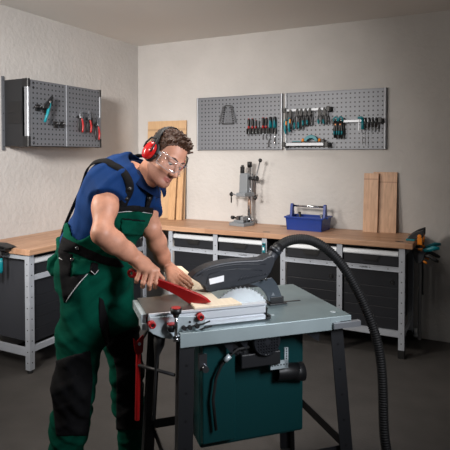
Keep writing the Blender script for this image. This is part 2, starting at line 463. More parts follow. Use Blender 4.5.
for i in range(8):
    Ls = .192-.0125*i
    t = thing('combination_spanner', wn[i]+' chrome spanner in the stepped rack on the left perforated board', 'spanner', (1.066, PF-.018, 1.7985+i*.0205), 0, 'spanners in the stepped rack')
    sh, rg, oj = spanner(Ls)
    sh.build('shaft', MT['darksteel'], t); rg.build('ring_end', MT['darksteel'], t); oj.build('open_end', MT['darksteel'], t)

# --- screwdrivers
sr = hang('screwdriver_rack', 'black plastic rack gripping the row of screwdrivers on the left perforated board', 'tool rack', 1.40, 1.70)
m = MB(); m.box((-.135, -.006, -.012), (.14, -.001, .042)); m.build('back_plate', MT['black'], sr)
sdx = [1.287, 1.325, 1.360, 1.392, 1.430, 1.462, 1.503, 1.545]
m = MB()
for x in sdx:
    lx = x-1.40
    m.box((lx-.017, -.034, -.02), (lx-.011, -.006, .03)); m.box((lx+.011, -.034, -.02), (lx+.017, -.006, .03)); 
m.build('fork', MT['black'], sr)
sn = ['leftmost black and red screwdriver in the rack', 'second black and red screwdriver from the left in the rack', 'third black and red screwdriver from the left, a slim one',
      'thin all black screwdriver in the middle of the rack', 'thick black and red screwdriver right of the thin black one', 'black and red screwdriver next to the teal pair',
      'black and teal screwdriver with a long dark shaft, left one of the teal pair', 'black and teal screwdriver with a bright shaft, right end of the rack']
sdp = [(.012, .088, 'red', .075, .003), (.012, .088, 'red', .07, .003), (.009, .072, 'red', .07, .002), (.006, .07, 'black', .06, .002),
       (.013, .095, 'red', .10, .003), (.012, .09, 'red', .10, .003), (.015, .10, 'teal', .165, .004), (.015, .10, 'teal', .14, .005)]
for x, lb, (r, hl, c, sl, sr_) in zip(sdx, sn, sdp):
    t = thing('screwdriver', lb, 'screwdriver', (x, PF-.020, 1.734), 0, 'screwdrivers in the black rack')
    tilt = -.02 if sl > .15 else 0
    h = MB(); zs = [0, .006, .016, .03, .055, .08, .095, 1.0]; rr = [.62, .8, .62, .85, 1, .95, .8, .45]
    zs = [v/.1*hl if v < 1 else hl for v in zs]
    h.tube([(0, 0, z) for z in zs], [r*q for q in rr], 12)
    hd = h.build('handle', MT['black'], t)
    s = MB()
    if c != 'black':
        if c == 'red':
            s.tube([(0, 0, -.002), (0, 0, .012), (0, 0, .022)], [r*.85, r*.9, r*.72], 12); MB().tube([(0, 0, hl-.006), (0, 0, hl+.003)], [r*.72, r*.5], 12).build('end_cap', MT['red'], hd, label='red end cap')
        else:
            for a in (0, 1, 2): 
                q = 2*PI*a/3-PI/2; s.tube([(r*.45*math.cos(q), r*.45*math.sin(q), 0), (r*.5*math.cos(q), r*.5*math.sin(q), hl*.55), (r*.42*math.cos(q), r*.42*math.sin(q), hl*.8)], [r*.62, r*.66, r*.4], 10)
        s.build('grip_inlay', MT[c], hd)
    b = MB(); b.tube([(0, 0, .004), (tilt*.5, 0, -sl*.6), (tilt, 0, -sl)], sr_, 10)
    if c == 'teal': b.tube([(tilt, 0, -sl+.004), (tilt, 0, -sl-.008)], [.006, .008], 10)
    b.build('shaft', MT['chrome'] if x > 1.52 else MT['darksteel'], t)

# --- a silver tool bar with black end brackets
def bar(label, x0, x1, z, out=.05, shelf=False):
    t = thing('tool_bar', label, 'tool bar', ((x0+x1)/2, PF, z))
    w = (x1-x0)/2; m = MB()
    if shelf: m.box((-w+.01, -out-.008, -.010), (w-.04, -out, .014)); m.box((-w+.01, -out, -.010), (w-.04, -.012, -.007))
    else: m.box((-w+.01, -out-.006, -.010), (w-.03, -out+.006, .010))
    m.build('rail', MT['alu'], t)
    for s in (-1, 1):
        m = MB(); x = s*(w-.012)
        m.box((x-.02, -out-.010, -.018), (x+.02, -.001, .018)); m.box((x-.014, -out-.02, -.02), (x+.014, -out-.01, .024)); m.build('end_bracket', MT['black'], t, bevel=.003)
    return t
bar('upper silver tool bar with black ends carrying teal pliers on the right perforated board', 1.640, 2.062, 1.882)
bar('silver tool shelf with black ends at the bottom of the right perforated board', 1.645, 2.055, 1.578, .075, True)
bar('short silver tool bar with black ends at the right of the right perforated board', 2.085, 2.492, 1.771)
# --- pliers, hanging head up from the bar: pivot at z=0
def pliers(label, x, z, y, Ln, cols, sp=.012, group=None, jaw='dark', rz=0, root=None, tilt=0, long_nose=False):
    t = thing('pliers', label, 'pliers', (x, y, z), rz, group); t.rotation_euler = (0, tilt, rz)
    j = MB(); jl = .055 if not long_nose else .075
    for s in (-1, 1):
        j.prism([(s*.001, jl), (s*.005, jl), (s*.014, .02), (s*.013, -.008), (s*.002, -.01)], -.007, .007, xz)
    j.cyl((0, -.010, 0), (0, .010, 0), .010)
    j.build('jaws', MT['chrome'] if jaw == 'steel' else MT['black'], t, label='steel jaws' if jaw == 'steel' else None)
    for s in (-1, 1):
        h = MB(); pts = [(s*.006, 0, -.004), (s*(.012+sp*.4), 0, -Ln*.25), (s*(.012+sp), 0, -Ln*.55), (s*(.010+sp*.8), 0, -Ln*.85), (s*(.008+sp*.6), 0, -Ln)]
        h.tube(pts, [.006, .0085, .0095, .009, .006], 10, flat=.8)
        hd = h.build('handle', MT[cols[0] if s < 0 else cols[1]], t)
        if cols[0] == cols[1] and s < 0:
            g = MB(); g.tube([(p[0]+s*.002, -.006, p[2]) for p in pts[2:]], [.0075, .008, .005], 10)
            g.build('grip_inlay', MT['teal'], hd)
    return t
yb = PF-.064
gp = 'teal pliers on the upper tool bar'
# two snips at the left end, with an orange catch
def snips(label, x, z):
    t = thing('snips', label, 'snips', (x, yb, z), 0, 'snips at the left end of the upper bar')
    m = MB(); m.prism([(-.004, .03), (.010, .03), (.016, -.01), (.006, -.045), (-.010, -.045), (-.012, -.01)], -.006, .006, xz); m.build('blade', MT['black'], t)
    m = MB(); m.tube([(-.006, 0, -.04), (-.014, 0, -.08), (-.013, 0, -.13), (-.004, 0, -.168)], [.008, .011, .011, .007], 10, flat=.8); m.build('handle', MT['teal'], t)
    m = MB(); m.tube([(.006, 0, -.04), (.013, 0, -.075), (.012, 0, -.12), (.006, 0, -.14)], [.007, .009, .009, .006], 10, flat=.8); m.build('handle', MT['black'], t, label='black handle')
    m = MB(); m.box((-.004, -.014, -.092), (.008, -.004, -.055)); m.build('catch', MT['orange'], t, bevel=.003, label='orange catch')
snips('teal snips with an orange catch nearest the left edge strip of the right board', 1.672, 1.842)
snips('teal snips with an orange catch, second from the left edge strip of the right board', 1.708, 1.858)
px_ = [(1.772, 'black and teal pliers, first right of the snips on the upper bar'), (1.808, 'black and teal pliers, second right of the snips on the upper bar'),
       (1.848, 'black and teal pliers, third right of the snips on the upper bar'), (1.886, 'black and teal pliers, fourth right of the snips on the upper bar')]
for i, (x, lb) in enumerate(px_):
    pliers(lb, x, 1.838, yb-.004, (.125, .12, .095, .09)[i], ('black', 'black'), .003, gp, tilt=.06)
pliers('small black pliers with teal tips, left of the pair by the upper bar end', 1.978, 1.838, yb-.004, .085, ('black', 'black'), .004, gp, tilt=-.08)
q = pliers('small black pliers with teal tips, right of the pair by the upper bar end', 2.022, 1.838, yb-.004, .085, ('black', 'black'), .004, gp, tilt=-.1)
# plane-like teal saw on the shelf
t = thing('hand_plane', 'teal and black plane with an orange front knob lying on the silver tool shelf', 'hand plane', (1.885, PF-.05, 1.594))
m = MB(); m.box((-.16, -.022, -.006), (.10, .022, .010)); m.box((.10, -.016, -.004), (.13, .016, .03)); m.build('sole', MT['black'], t, bevel=.003)
m = MB(); n = 14
arc = [(-.06+0.0, .012)]
pts = [(.012+.062*math.cos(PI*k/n), .012+.055*math.sin(PI*k/n)) for k in range(n+1)]+[(.012+.036*math.cos(PI*k/n), .012+.026*math.sin(PI*k/n)) for k in range(n, -1, -1)]
m.prism(pts, -.016, .016, xz); m.build('handle', MT['teal'], t, bevel=.003)
m = MB(); m.tube([(-.062, 0, .008), (-.062, 0, .03), (-.058, 0, .036)], [.014, .012, .006], 12); m.tube([(.086, 0, .008), (.086, 0, .03), (.083, 0, .036)], [.013, .012, .006], 12); m.build('knob', MT['orange'], t, label='orange knob')
m = MB(); m.box((-.155, -.014, .010), (-.075, .014, .016)); m.build('top_plate', MT['teal'], t, label='teal top plate')
# teal spring clamps on the short bar
for i, (x, lb) in enumerate(((2.116, 'black spring clamp with teal jaws, left one on the short tool bar'), (2.158, 'black spring clamp with teal jaws, right one on the short tool bar'))):
    t = thing('spring_clamp', lb, 'clamp', (x, PF-.064, 1.775), 0, 'spring clamps on the short tool bar')
    m = MB(); m.tube([(-.015, 0, -.005), (-.016, 0, .022), (0, 0, .034), (.016, 0, .022), (.015, 0, -.005)], .008, 10); m.build('jaw', MT['teal'], t)
    for s in (-1, 1):
        m = MB(); m.tube([(s*.012, 0, .0), (s*.006, 0, -.04), (s*.011, 0, -.09), (s*.008, 0, -.145)], [.010, .012, .011, .008], 10, flat=.8); h = m.build('handle', MT['black'], t)
        m = MB(); m.tube([(s*.012, -.006, -.085), (s*.011, -.006, -.115)], [.007, .007], 8); m.build('grip_inlay', MT['teal'], h)
    m = MB(); m.cyl((0, -.014, -.03), (0, .012, -.03), .006); m.build('pivot', MT['orange'], t)
# T-handle and hex keys
t = thing('long_tee_key', 'teal handled hex key with a long thin shaft on the short tool bar', 'hex key', (2.325, PF-.066, 1.765))
m = MB(); m.tube([(-.022, 0, .03), (.005, 0, .032), (.024, 0, .024)], [.009, .012, .008], 10); m.tube([(.016, 0, .02), (.018, 0, -.065)], [.010, .013], 10); m.build('handle', MT['teal'], t)
m = MB(); m.tube([(.018, 0, -.06), (.018, 0, -.19)], .0022, 8); m.build('shaft', MT['darksteel'], t)
m = MB(); m.box((-.016, -.004, -.075), (-.010, .002, .01)); m.build('side_scale', MT['alu'], t)
t = thing('long_tee_key', 'black hex key with a long thin shaft right of the teal one', 'hex key', (2.368, PF-.066, 1.765))
m = MB(); m.tube([(0, 0, .03), (0, 0, -.055)], [.010, .009], 10); m.build('handle', MT['black'], t)
m = MB(); m.tube([(0, 0, -.05), (0, 0, -.19)], .0022, 8); m.build('shaft', MT['darksteel'], t)
for i, (x, lb) in enumerate(((2.398, 'black chisel hanging right of the two hex keys'), (2.426, 'black chisel in the middle of the three on the short tool bar'), (2.454, 'black chisel hanging next to the right end bracket of the short tool bar'))):
    t = thing('chisel', lb, 'chisel', (x, PF-.066, 1.765), 0, 'chisels at the right end of the short tool bar')
    m = MB(); m.tube([(0, 0, .03), (0, 0, .0), (0, 0, -.05)], [.008, .011, .009], 10); m.build('handle', MT['black'], t)
    m = MB(); m.box((-.006, -.0015, -.078), (.006, .0015, -.045)); m.build('blade', MT['matt'], t)

# --- tools on the wall cabinet doors (facing +x)
def onc(y, z, off=.0): return (.2505+off, y, z)
def holder(label, y, z, arm=.03):
    t = thing('tool_hook', label, 'tool hook', onc(y, z), PI/2, 'hooks on the left cabinet door')
    m = MB(); m.box((-.020, -.012, -.028), (.020, 0, .022)); m.build('base', MT['black'], t, bevel=.002)
    m = MB(); 
    for s in (-1, 1): m.tube([(s*.010, -.01, 0), (s*.010, -arm, -.002), (s*.010, -arm-.012, .012)], .0035, 8)
    m.build('prong', MT['darksteel'], t)
holder('black hook left of the teal handled cutter on the wall cabinet', -1.605, 1.845, .05)
holder('black hook holding the teal handled cutter on the wall cabinet', -1.535, 1.838, .05)
holder('empty black hook below the cutter, left one of the pair on the wall cabinet', -1.424, 1.728)
holder('empty black hook below the cutter, right one of the pair on the wall cabinet', -1.359, 1.730)
t = thing('tin_snips', 'large cutter with one teal and one black handle hanging on the wall cabinet', 'cutter', onc(-1.555, 1.845, .05), PI/2)
m = MB(); m.prism([(-.045, -.01), (-.02, .025), (.012, .052), (.052, .095), (.060, .080), (.052, .04), (.030, .012), (.0, -.005)], -.010, .010, xz); m.build('head', MT['matt'], t, bevel=.002)
m = MB(); m.tube([(.032, 0, .052), (.028, 0, .02), (.004, 0, -.05), (-.022, 0, -.11)], [.011, .012, .0115, .009], 10); m.build('handle', MT['teal'], t, label='teal handle')
m = MB(); m.tube([(-.03, .008, -.002), (-.055, .016, .002), (-.10, .022, -.002)], [.009, .009, .007], 10); m.build('handle', MT['black'], t, label='black handle')
m = MB(); m.cyl((.022, -.014, .045), (.022, .014, .045), .008); m.build('pivot', MT['chrome'], t)
rp = [(-1.165, 1.80, .125, 'first red and black pliers from the left on the wall cabinet', False), (-1.065, 1.79, .115, 'red handled long nose pliers in the middle of the right cabinet door', True),
      (-.962, 1.742, .125, 'red handled pliers nearest the right handle column of the wall cabinet', True)]
for y, z, Ln, lb, ln in rp:
    t = pliers(lb, .2505+.03, z, y, Ln, ('black', 'red'), .014, 'red handled pliers on the right cabinet door', 'steel', PI/2, tilt=0, long_nose=ln)
    
for y, lb in ((-1.165, 'hook under the first red pliers on the wall cabinet'), (-1.065, 'hook under the middle red pliers on the wall cabinet'), (-.962, 'hook under the red pliers nearest the right column of the wall cabinet')):
    z = {-1.165: 1.80, -1.065: 1.79, -.962: 1.742}[y]
    t = thing('peg', 'small black '+lb, 'peg', onc(y, z+.0), PI/2, 'pegs carrying the red pliers')
    m = MB(); m.cyl((0, 0, 0), (0, -.021, 0), .004); m.box((-.012, -.005, -.012), (.012, 0, .012)); m.build('pin', MT['black'], t)
t = thing('screwdriver', 'small dark screwdriver hanging between the red pliers on the wall cabinet', 'screwdriver', onc(-1.015, 1.80, .016), PI/2)
m = MB(); m.tube([(0, 0, 0), (0, 0, -.02), (0, 0, -.07)], [.007, .010, .008], 10); m.build('handle', MT['black'], t)
m = MB(); m.tube([(0, 0, 0), (0, 0, .045)], .0025, 8); m.build('shaft', MT['chrome'], t)
m = MB(); m.box((-.011, .002, -.03), (.011, .016, -.022)); m.build('clip', MT['black'], t)

# ================================================================ on the back bench
t = thing('drill_stand', 'grey drill stand with a steel column and black ball lever on the back bench', 'drill stand', (1.30, -.165, H+.0005), math.radians(-14))
m = MB(); poly = [(-.085, -.115), (.085, -.115), (.085, .02), (.05, .085), (-.05, .085), (-.085, .02)]
m.prism(poly, 0, .028, lambda p, d: (p[0], p[1], d)); m.prism([(x*.8, y*.86) for x, y in poly], .028, .034, lambda p, d: (p[0], p[1], d)); m.build('base', MT['grey'], t, bevel=.004)
m = MB(); m.cyl((.02, .05, .03), (.02, .05, .54), .019, n=20); m.cyl((.02, .05, .03), (.02, .05, .065), .034, n=20); m.build('column', MT['chrome'], t)
m = MB(); m.box((-.05, -.06, .26), (.05, .085, .295)); m.build('clamp_bracket', MT['grey'], t, bevel=.006)
m = MB(); m.prism([(-.062, .272), (.030, .272), (.036, .46), (.02, .47), (-.046, .47), (-.056, .45)], -.005, .085, lambda p, d: (p[0], d, p[1])); 
m.build('head', MT['grey'], t, bevel=.006)
m = MB(); m.box((-.05, .0, .465), (-.022, .03, .53)); m.cyl((-.036, .015, .52), (-.036, .015, .545), .012); m.build('depth_stop', MT['black'], t, bevel=.002)
m = MB(); m.cyl((.02, .05, .53), (.02, .05, .575), .0215); m.build('column_cap', MT['black'], t)
m = MB(); m.cyl((.03, .03, .425), (.10, .03, .425), .016); m.cyl((.095, .03, .425), (.125, .03, .425), .024); m.build('hub', MT['matt'], t)
lv = MB(); lv.tube([(.115, .01, .26), (.112, .02, .42), (.150, .035, .58)], .005, 10); l = lv.build('lever', MT['darksteel'], t)
for p in ((.115, .01, .252), (.152, .036, .588)):
    MB().sphere(p, .018).build('ball_knob', MT['black'], l)
m = MB(); m.cyl((-.04, -.04, .277), (-.115, -.045, .277), .007); m.build('clamp_screw', MT['alu'], t)
m = MB(); m.cyl((-.108, -.045, .277), (-.128, -.045, .277), .016); m.tube([(-.118, -.045, .30), (-.118, -.045, .20)], [.006, .006], 8); m.build('clamp_handle', MT['black'], t)
v = thing('machine_vise', 'small grey machine vise with black handle clamped on the base of the drill stand', 'vise', (1.287, -.205, H+.0345), math.radians(-14))
m = MB(); m.box((-.062, -.035, 0), (.055, .035, .016)); m.box((.02, -.036, .016), (.05, .036, .05)); m.build('vise_body', MT['grey'], v, bevel=.003)
m = MB(); m.box((-.03, -.034, .018), (-.002, .034, .052)); m.build('sliding_jaw', MT['darksteel'], v, bevel=.002)
m = MB(); m.cyl((-.03, 0, .03), (-.095, 0, .03), .008); m.cyl((-.09, 0, .03), (-.112, 0, .03), .017); m.build('screw_handle', MT['black'], v)
m = MB()
for s in (-1, 1): MB().cyl((.062, s*.03, 0), (.062, s*.03, .022), .010).build('clamp_knob', MT['black'], v)

t = thing('toolbox', 'open blue plastic toolbox with a silver carrying bar on the back bench', 'toolbox', (1.905, -.17, H+.0005), math.radians(-4))
w2, d2, h2 = .155, .10, .105
m = MB()
def frust(x, y, z): k = 1+.06*z/h2; return (x*k, y*k, z)
for (a, b, c, e) in ((-w2, -d2, w2, -d2+.006), (-w2, d2-.006, w2, d2), (-w2, -d2, -w2+.006, d2), (w2-.006, -d2, w2, d2)):
    vs = [frust(x, y, z) for z in (0, h2) for y in (b, e) for x in (a, c)]
    m.add(vs, [(0, 2, 3, 1), (4, 5, 7, 6), (0, 1, 5, 4), (2, 6, 7, 3), (0, 4, 6, 2), (1, 3, 7, 5)])
m.box((-w2, -d2, 0), (w2, d2, .005)); m.build('tub', MT['blue'], t)
m = MB(); W2, D2 = w2*1.06+.012, d2*1.06+.008
m.box((-W2, -D2, h2-.004), (W2, -D2+.016, h2+.010)); m.box((-W2, D2-.016, h2-.004), (W2, D2, h2+.010))
m.box((-W2-.012, -.04, h2-.004), (-W2+.02, .04, h2+.010)); m.box((W2-.02, -.04, h2-.004), (W2+.012, .04, h2+.010))
m.box((-W2, -D2+.016, h2-.002), (-W2+.016, D2-.016, h2+.008)); m.box((W2-.016, -D2+.016, h2-.002), (W2, D2-.016, h2+.008))
m.build('rim', MT['blue'], t, bevel=.002)
for s in (-1, 1):
    m = MB(); m.prism([(-.04, h2-.06), (.04, h2-.06), (.032, h2), (.014, h2+.105), (.008, h2+.112), (-.008, h2+.112), (-.014, h2+.105), (-.032, h2)], s*(w2-.016), s*(w2+.006), lambda p, d: (d, p[0], p[1]))
    m.build('bar_bracket', MT['blue'], t, bevel=.002)
MB().cyl((-w2+.01, 0, h2+.093), (w2-.01, 0, h2+.093), .009).build('carrying_bar', MT['chrome'], t, label='silver carrying bar')
m = MB(); m.box((-w2+.008, -.004, .006), (w2-.008, .004, h2-.01)); m.build('divider', MT['blue'], t)
for lb, (x, y), c, hh in (('dark screwdriver poking out of the blue toolbox at its left end', (-.10, .05), 'matt', .135), ('dark screwdriver poking out of the blue toolbox at its right end', (.10, .05), 'darksteel', .122)):
    k = MB(); k.tube([(0, 0, 0), (0, 0, hh*.6), (0, 0, hh)], [.007, .010, .013], 10)
    R_ = Matrix.Rotation(math.radians(-4), 3, 'Z') @ Vector((x, y, 0))
    o = k.build('screwdriver', MT[c]); o.location = (1.905+R_.x, -.17+R_.y, H+.0062); tag(o, lb, 'screwdriver')

# teal clip on the bench post
t = thing('spirit_level', 'small teal pocket level stuck on the front post by the suction hose', 'level', (1.6475, FY-.0035, .722))
m = MB(); m.box((-.013, -.016, -.046), (.013, 0, .046)); m.build('level_body', MT['teal'], t, bevel=.004)
m = MB(); m.box((-.006, -.018, -.012), (.006, -.0155, .012)); m.build('vial', MT['white'], t, label='pale vial')
m = MB(); m.box((-.010, -.018, .028), (.010, -.0155, .040)); m.box((-.010, -.018, -.040), (.010, -.0155, -.030)); m.build('end_pad', MT['black'], t)

# ---------------- hand tools hanging on the left end of the left bench
t = thing('tool_holder', 'black tool holder rail clamped on the end of the left bench', 'tool holder', (.27, -L-.004, .80))
m = MB(); m.box((-.16, -.03, .0), (.085, 0, .022)); m.box((-.16, -.05, .035), (.10, .02, .0625)); m.build('rail', MT['black'], t, bevel=.003)
m = MB(); m.prism([(-.16, .0505), (.10, .0505), (.13, .058), (.10, .066), (.03, .078), (-.16, .072)], -.05, .03, xz); m.build('top_grip', MT['matt'], t, bevel=.002)
for (x, ln, a, b, lb) in ((.235, .17, 'matt', 'black', 'thick dark handled chisel hanging at the left bench end, leftmost in view'), (.275, .15, 'teal', 'black', 'teal and black handled tool hanging in the middle at the left bench end'),
                          (.325, .12, 'teal', 'teal', 'slim teal handled tool hanging rightmost at the left bench end')):
    q = thing('hand_tool', lb, 'hand tool', (x, -L-.044, .80), 0, 'tools hanging at the left bench end')
    m = MB(); m.tube([(0, 0, .034), (0, 0, .0), (0, 0, -.02)], [.005, .006, .009], 10); m.build('collar', MT['black'], q)
    m = MB(); m.tube([(0, 0, -.016), (0, 0, -.05), (0, 0, -ln+.02), (0, 0, -ln)], [.009, .014, .013, .008], 10); m.build('handle', MT[a], q)
    if b != a:
        m = MB(); m.tube([(.004, -.008, -.03), (.004, -.008, -ln+.03)], .009, 10); m.build('grip_inlay', MT[b], q)

# ---------------- one-handed bar clamps on the right end of the back bench
def barclamp(label, loc, rz, barlen, grip, lean=0):
    # jaw reaches to -x over the bench; bar hangs down; handles point to +x
    t = thing('bar_clamp', label, 'clamp', loc, rz, 'bar clamps on the right end of the back bench'); t.rotation_euler = (0, lean, rz)
    b = MB(); b.box((-.004, -.008, -barlen), (.018, .008, .05)); b.box((-.006, -.010, -barlen-.012), (.020, .010, -barlen+.01)); b.build('bar', MT['matt'], t)
    f = MB(); f.prism([(.03, .085), (.028, .03), (-.01, .015), (-.085, .0), (-.090, .008), (-.06, .040), (-.02, .066)], -.016, .016, xz); f.build('fixed_jaw', MT['matt'], t, bevel=.004)
    p = MB(); p.prism([(-.095, -.003), (-.03, -.003), (-.028, .010), (-.092, .012)], -.018, .018, xz); p.build('pad', MT['teal'], t, bevel=.003, label='teal pad')
    o = MB(); o.cyl((.004, -.021, .035), (.004, .021, .035), .015); o.box((-.012, -.019, -.028), (.022, .019, .025)); MB().box((-.008, -.018, -.075), (.024, .018, -.052)).build('catch', MT['orange'], t, bevel=.003, label='orange catch'); o.build('catch', MT['orange'], t, bevel=.003, label='orange catch')
    k = MB(); k.prism([(-.05, -.055), (.03, -.060), (.045, -.085), (.03, -.14), (.012, -.165), (-.02, -.165), (-.035, -.13), (-.045, -.09)], -.018, .018, xz); k.build('moving_jaw', MT['guard'], t, bevel=.005)
    k = MB(); k.prism([(-.085, -.050), (-.03, -.056), (-.028, -.042), (-.08, -.036)], -.017, .017, xz); k.build('pad', MT['teal'], t, bevel=.003, label='teal pad')
    h = MB(); h.tube([(.02, 0, -.075), (.06, 0, -.062), (.10, 0, -.045), (.14, 0, -.042)], [.014, .016, .018, .010], 12, flat=.75); h.build('handle', MT[grip], t)
    h = MB(); h.tube([(.03, 0, -.105), (.07, 0, -.108), (.11, 0, -.13), (.135, 0, -.14)], [.012, .014, .015, .009], 12, flat=.75); h.build('trigger', MT['black'], t)
    h = MB(); h.tube([(.02, 0, -.14), (.045, 0, -.155), (.056, 0, -.162)], [.008, .009, .006], 10); h.build('release_lever', MT['orange'], t, label='orange release lever')
    return t
barclamp('nearer bar clamp on the worktop end, with the long black bar and teal handle', (R+.028, -.40, H+.004), math.radians(-6), .72, 'teal')
barclamp('farther bar clamp on the worktop end, with the short black bar and teal handle', (R+.024, -.255, H+.004), math.radians(14), .42, 'teal')
# white pipe stub at the wall foot
o = MB(); o.cyl((0, 0, .02), (0, 0, .085), .014, n=14); o.cyl((0, 0, .02), (0, 0, .03), .02, n=14); o.cyl((0, .03, .055), (0, 0, .055), .010, n=10)
ob = o.build('pipe_stub', MT['white']); ob.location = (2.765, -.0305, 0); tag(ob, 'short white pipe stub at the wall foot by the rear bench leg', 'pipe')
# ================================================================ the table saw
SA = math.radians(45.5); SO = np.array([2.813, -2.407, 0.0])
SU = np.array([math.cos(SA), math.sin(SA), 0]); SVv = np.array([-SU[1], SU[0], 0])
def SV(x, y, v):
    d = ray(x, y); t = ((SO+SVv*v-CAM) @ SVv)/(d @ SVv); p = CAM+d*t
    return ((p-SO) @ SU, p[2])
def s2w(u, v, z): return SO+SU*u+SVv*v+np.array([0, 0, z])
def fv(p, d): return (p[0], d, p[1])          # polygon in (u, z), extruded along v
def fu(p, d): return (d, p[0], p[1])          # polygon in (v, z), extruded along u
def fz(p, d): return (p[0], p[1], d)
saw = thing('table_saw', 'grey galvanised table saw with green motor housing and black blade guard', 'table saw', tuple(SO), SA)
TZ = .85
m = MB(); m.box((-.66, .002, TZ-.006), (.0, .534, TZ)); m.build('table_top', MT['table'], saw, bevel=.002)
m = MB()
m.box((-.70, 0, TZ-.052), (-.095, .003, TZ-.001)); m.box((-.095, .0, TZ-.020), (-.002, .003, TZ-.001))
m.prism([(-.095, TZ-.052), (-.095, TZ-.02), (-.05, TZ-.02), (-.075, TZ-.052)], .001, .004, fv)
m.box((-.70, 0, TZ-.052), (-.095, .02, TZ-.049))
m.box((-.70, 0, TZ-.003), (-.655, .05, TZ-.0005))
m.box((-.003, .004, TZ-.045), (0, .53, TZ-.006)); m.box((-.66, .531, TZ-.045), (-.003, .534, TZ-.006))
m.build('table_flange', MT['flange'], saw, bevel=.0008)
m = MB(); m.prism([(-.012, TZ-.045), (-.012, TZ-.024), (-.002, TZ-.022), (.012, TZ-.024), (.012, TZ-.031), (.003, TZ-.033), (.003, TZ-.038), (.012, TZ-.040), (.012, TZ-.045)], -.085, .035, fu)
m.build('side_rail', MT['alu'], saw)
m = MB(); m.cyl((-.30, .10, TZ), (-.30, .10, TZ+.001), .008, n=14); m.cyl((-.05, .06, TZ), (-.05, .06, TZ+.0008), .012, n=16); m.build('table_screw', MT['galv'], saw)
m = MB(); m.box((-.58, .25, TZ-.002), (-.10, .262, TZ+.001)); m.build('blade_slot_insert', MT['black'], saw)
# legs
def saw_leg(u, v, du, dv, name='leg'):
    m = MB(); wd = .055
    for (a, b) in ((0, 0),):
        su = 1 if u < -.4 else -1; sv = 1 if v < .3 else -1
        top = [(u, v), (u+su*wd, v), (u+su*wd, v+sv*.004), (u+su*.004, v+sv*.004), (u+su*.004, v+sv*wd), (u, v+sv*wd)]
        bot = [(x+du, y+dv) for x, y in top]
        n = 6
        vs = [(x, y, .02) for x, y in bot]+[(x, y, TZ-.03) for x, y in top]
        m.add(vs, [(0, 1, 2, 3), (0, 3, 4, 5), (6, 9, 8, 7), (6, 11, 10, 9)]+[(i, (i+1) % n, n+(i+1) % n, n+i) for i in range(n)])
    for k in range(7):
        f = k/7; z = TZ-.12-.1*k; q = (TZ-.03-z)/(TZ-.05)
        m.cyl((u+su*wd*.5+du*q, v+dv*q-sv*.001, z), (u+su*wd*.5+du*q, v+dv*q+sv*.001, z), .005, n=8, mi=1)
    lg = m.build(name, [MT['matt'], MT['black']], saw)
    k = MB(); k.box((u+du-.03+su*.02, v+dv-.03+sv*.02, 0), (u+du+.03+su*.02, v+dv+.03+sv*.02, .022)); k.build('foot', MT['rubber'], lg, bevel=.004)
saw_leg(-.025, .03, .05, -.05); saw_leg(-.70, .012, -.02, -.03); saw_leg(-.74, .40, -.04, .04); saw_leg(-.05, .50, .05, .06)
m = MB()
m.box((-.72, .02, .28), (.01, .024, .32)); m.box((-.74, .46, .28), (.01, .464, .32)); m.box((.0, .0, .28), (.004, .5, .32)); m.box((-.72, .02, .28), (-.716, .44, .32))
m.build('brace', MT['matt'], saw)
# green housing, motor and fittings below the table
m = MB(); m.prism([(.10, .36), (.10, .80), (.13, TZ-.007), (.44, TZ-.007), (.47, .80), (.47, .40), (.42, .36)], -.60, -.16, fu); m.build('housing', MT['dgreen'], saw, bevel=.012, label='dark green sheet metal housing')
m = MB(); m.prism([(.06, .40), (.06, .79), (.098, .82), (.098, .38)], -.60, -.47, fu); m.build('cover_panel', MT['dgreen'], saw, bevel=.004)
mc = SV(267, 341.5, .02); mu, mz = mc
m = MB(); m.cyl((mu, .02, mz), (mu, .098, mz), .058, n=28); m.cyl((mu-.03, .05, mz-.005), (mu-.03, .10, mz-.005), .068, n=28)
m.box((mu-.10, .03, mz-.098), (mu+.062, .098, mz-.045)); m.box((mu-.12, .06, mz-.06), (mu-.03, .098, mz+.05)); m.cyl((mu-.075, .055, mz+.0), (mu-.075, .098, mz+.0), .062, n=24)
mo = m.build('motor', MT['matt'], saw, bevel=.004)
g = MB(); g.ring((mu, .019, mz), (0, 1, 0), .051, .004, n=28)
for k in range(-4, 5):
    q = k*.011; hh = math.sqrt(max(0, .052**2-q*q))
    g.box((mu+q-.0022, .014, mz-hh), (mu+q+.0022, .019, mz+hh)); g.box((mu-hh, .014, mz+q-.0022), (mu+hh, .0185, mz+q+.0022))
g.cyl((mu, .013, mz), (mu, .019, mz), .010, n=14)
g.build('fan_grille', MT['anth'], mo)
m = MB(); a = SV(270, 361.5, .052); b = SV(287.5, 347, .052); c = SV(287.5, 367, .052)
m.box((a[0], .045, c[1]), (c[0], .052, a[1])); m.box((c[0]-.016, .045, c[1]), (c[0], .052, b[1]))
for k in range(6): 
    x = a[0]+.006+(c[0]-a[0]-.012)*k/5; m.cyl((x, .0445, (c[1]+a[1])/2), (x, .046, (c[1]+a[1])/2), .003, n=8, mi=1)
for k in range(5):
    z = a[1]+.006+(b[1]-a[1]-.01)*k/4; m.cyl((c[0]-.008, .0445, z), (c[0]-.008, .046, z), .003, n=8, mi=1)
m.build('adjusting_plate', [MT['galv'], MT['black']], saw, label='perforated silver angle plate')
a = SV(283, 371, .09); b = SV(302, 371, .09)
m = MB(); r = .034; m.tube([(a[0]-.03, .09, a[1]), (b[0], .09, b[1]), (b[0]+.002, .09, b[1])], [r, r, r+.004], 20, cap=False); m.tube([(b[0]+.002, .09, b[1]), (b[0]-.05, .09, b[1])], [r+.004, r-.002], 20, cap=True); 
m.build('dust_port', MT['black'], saw)
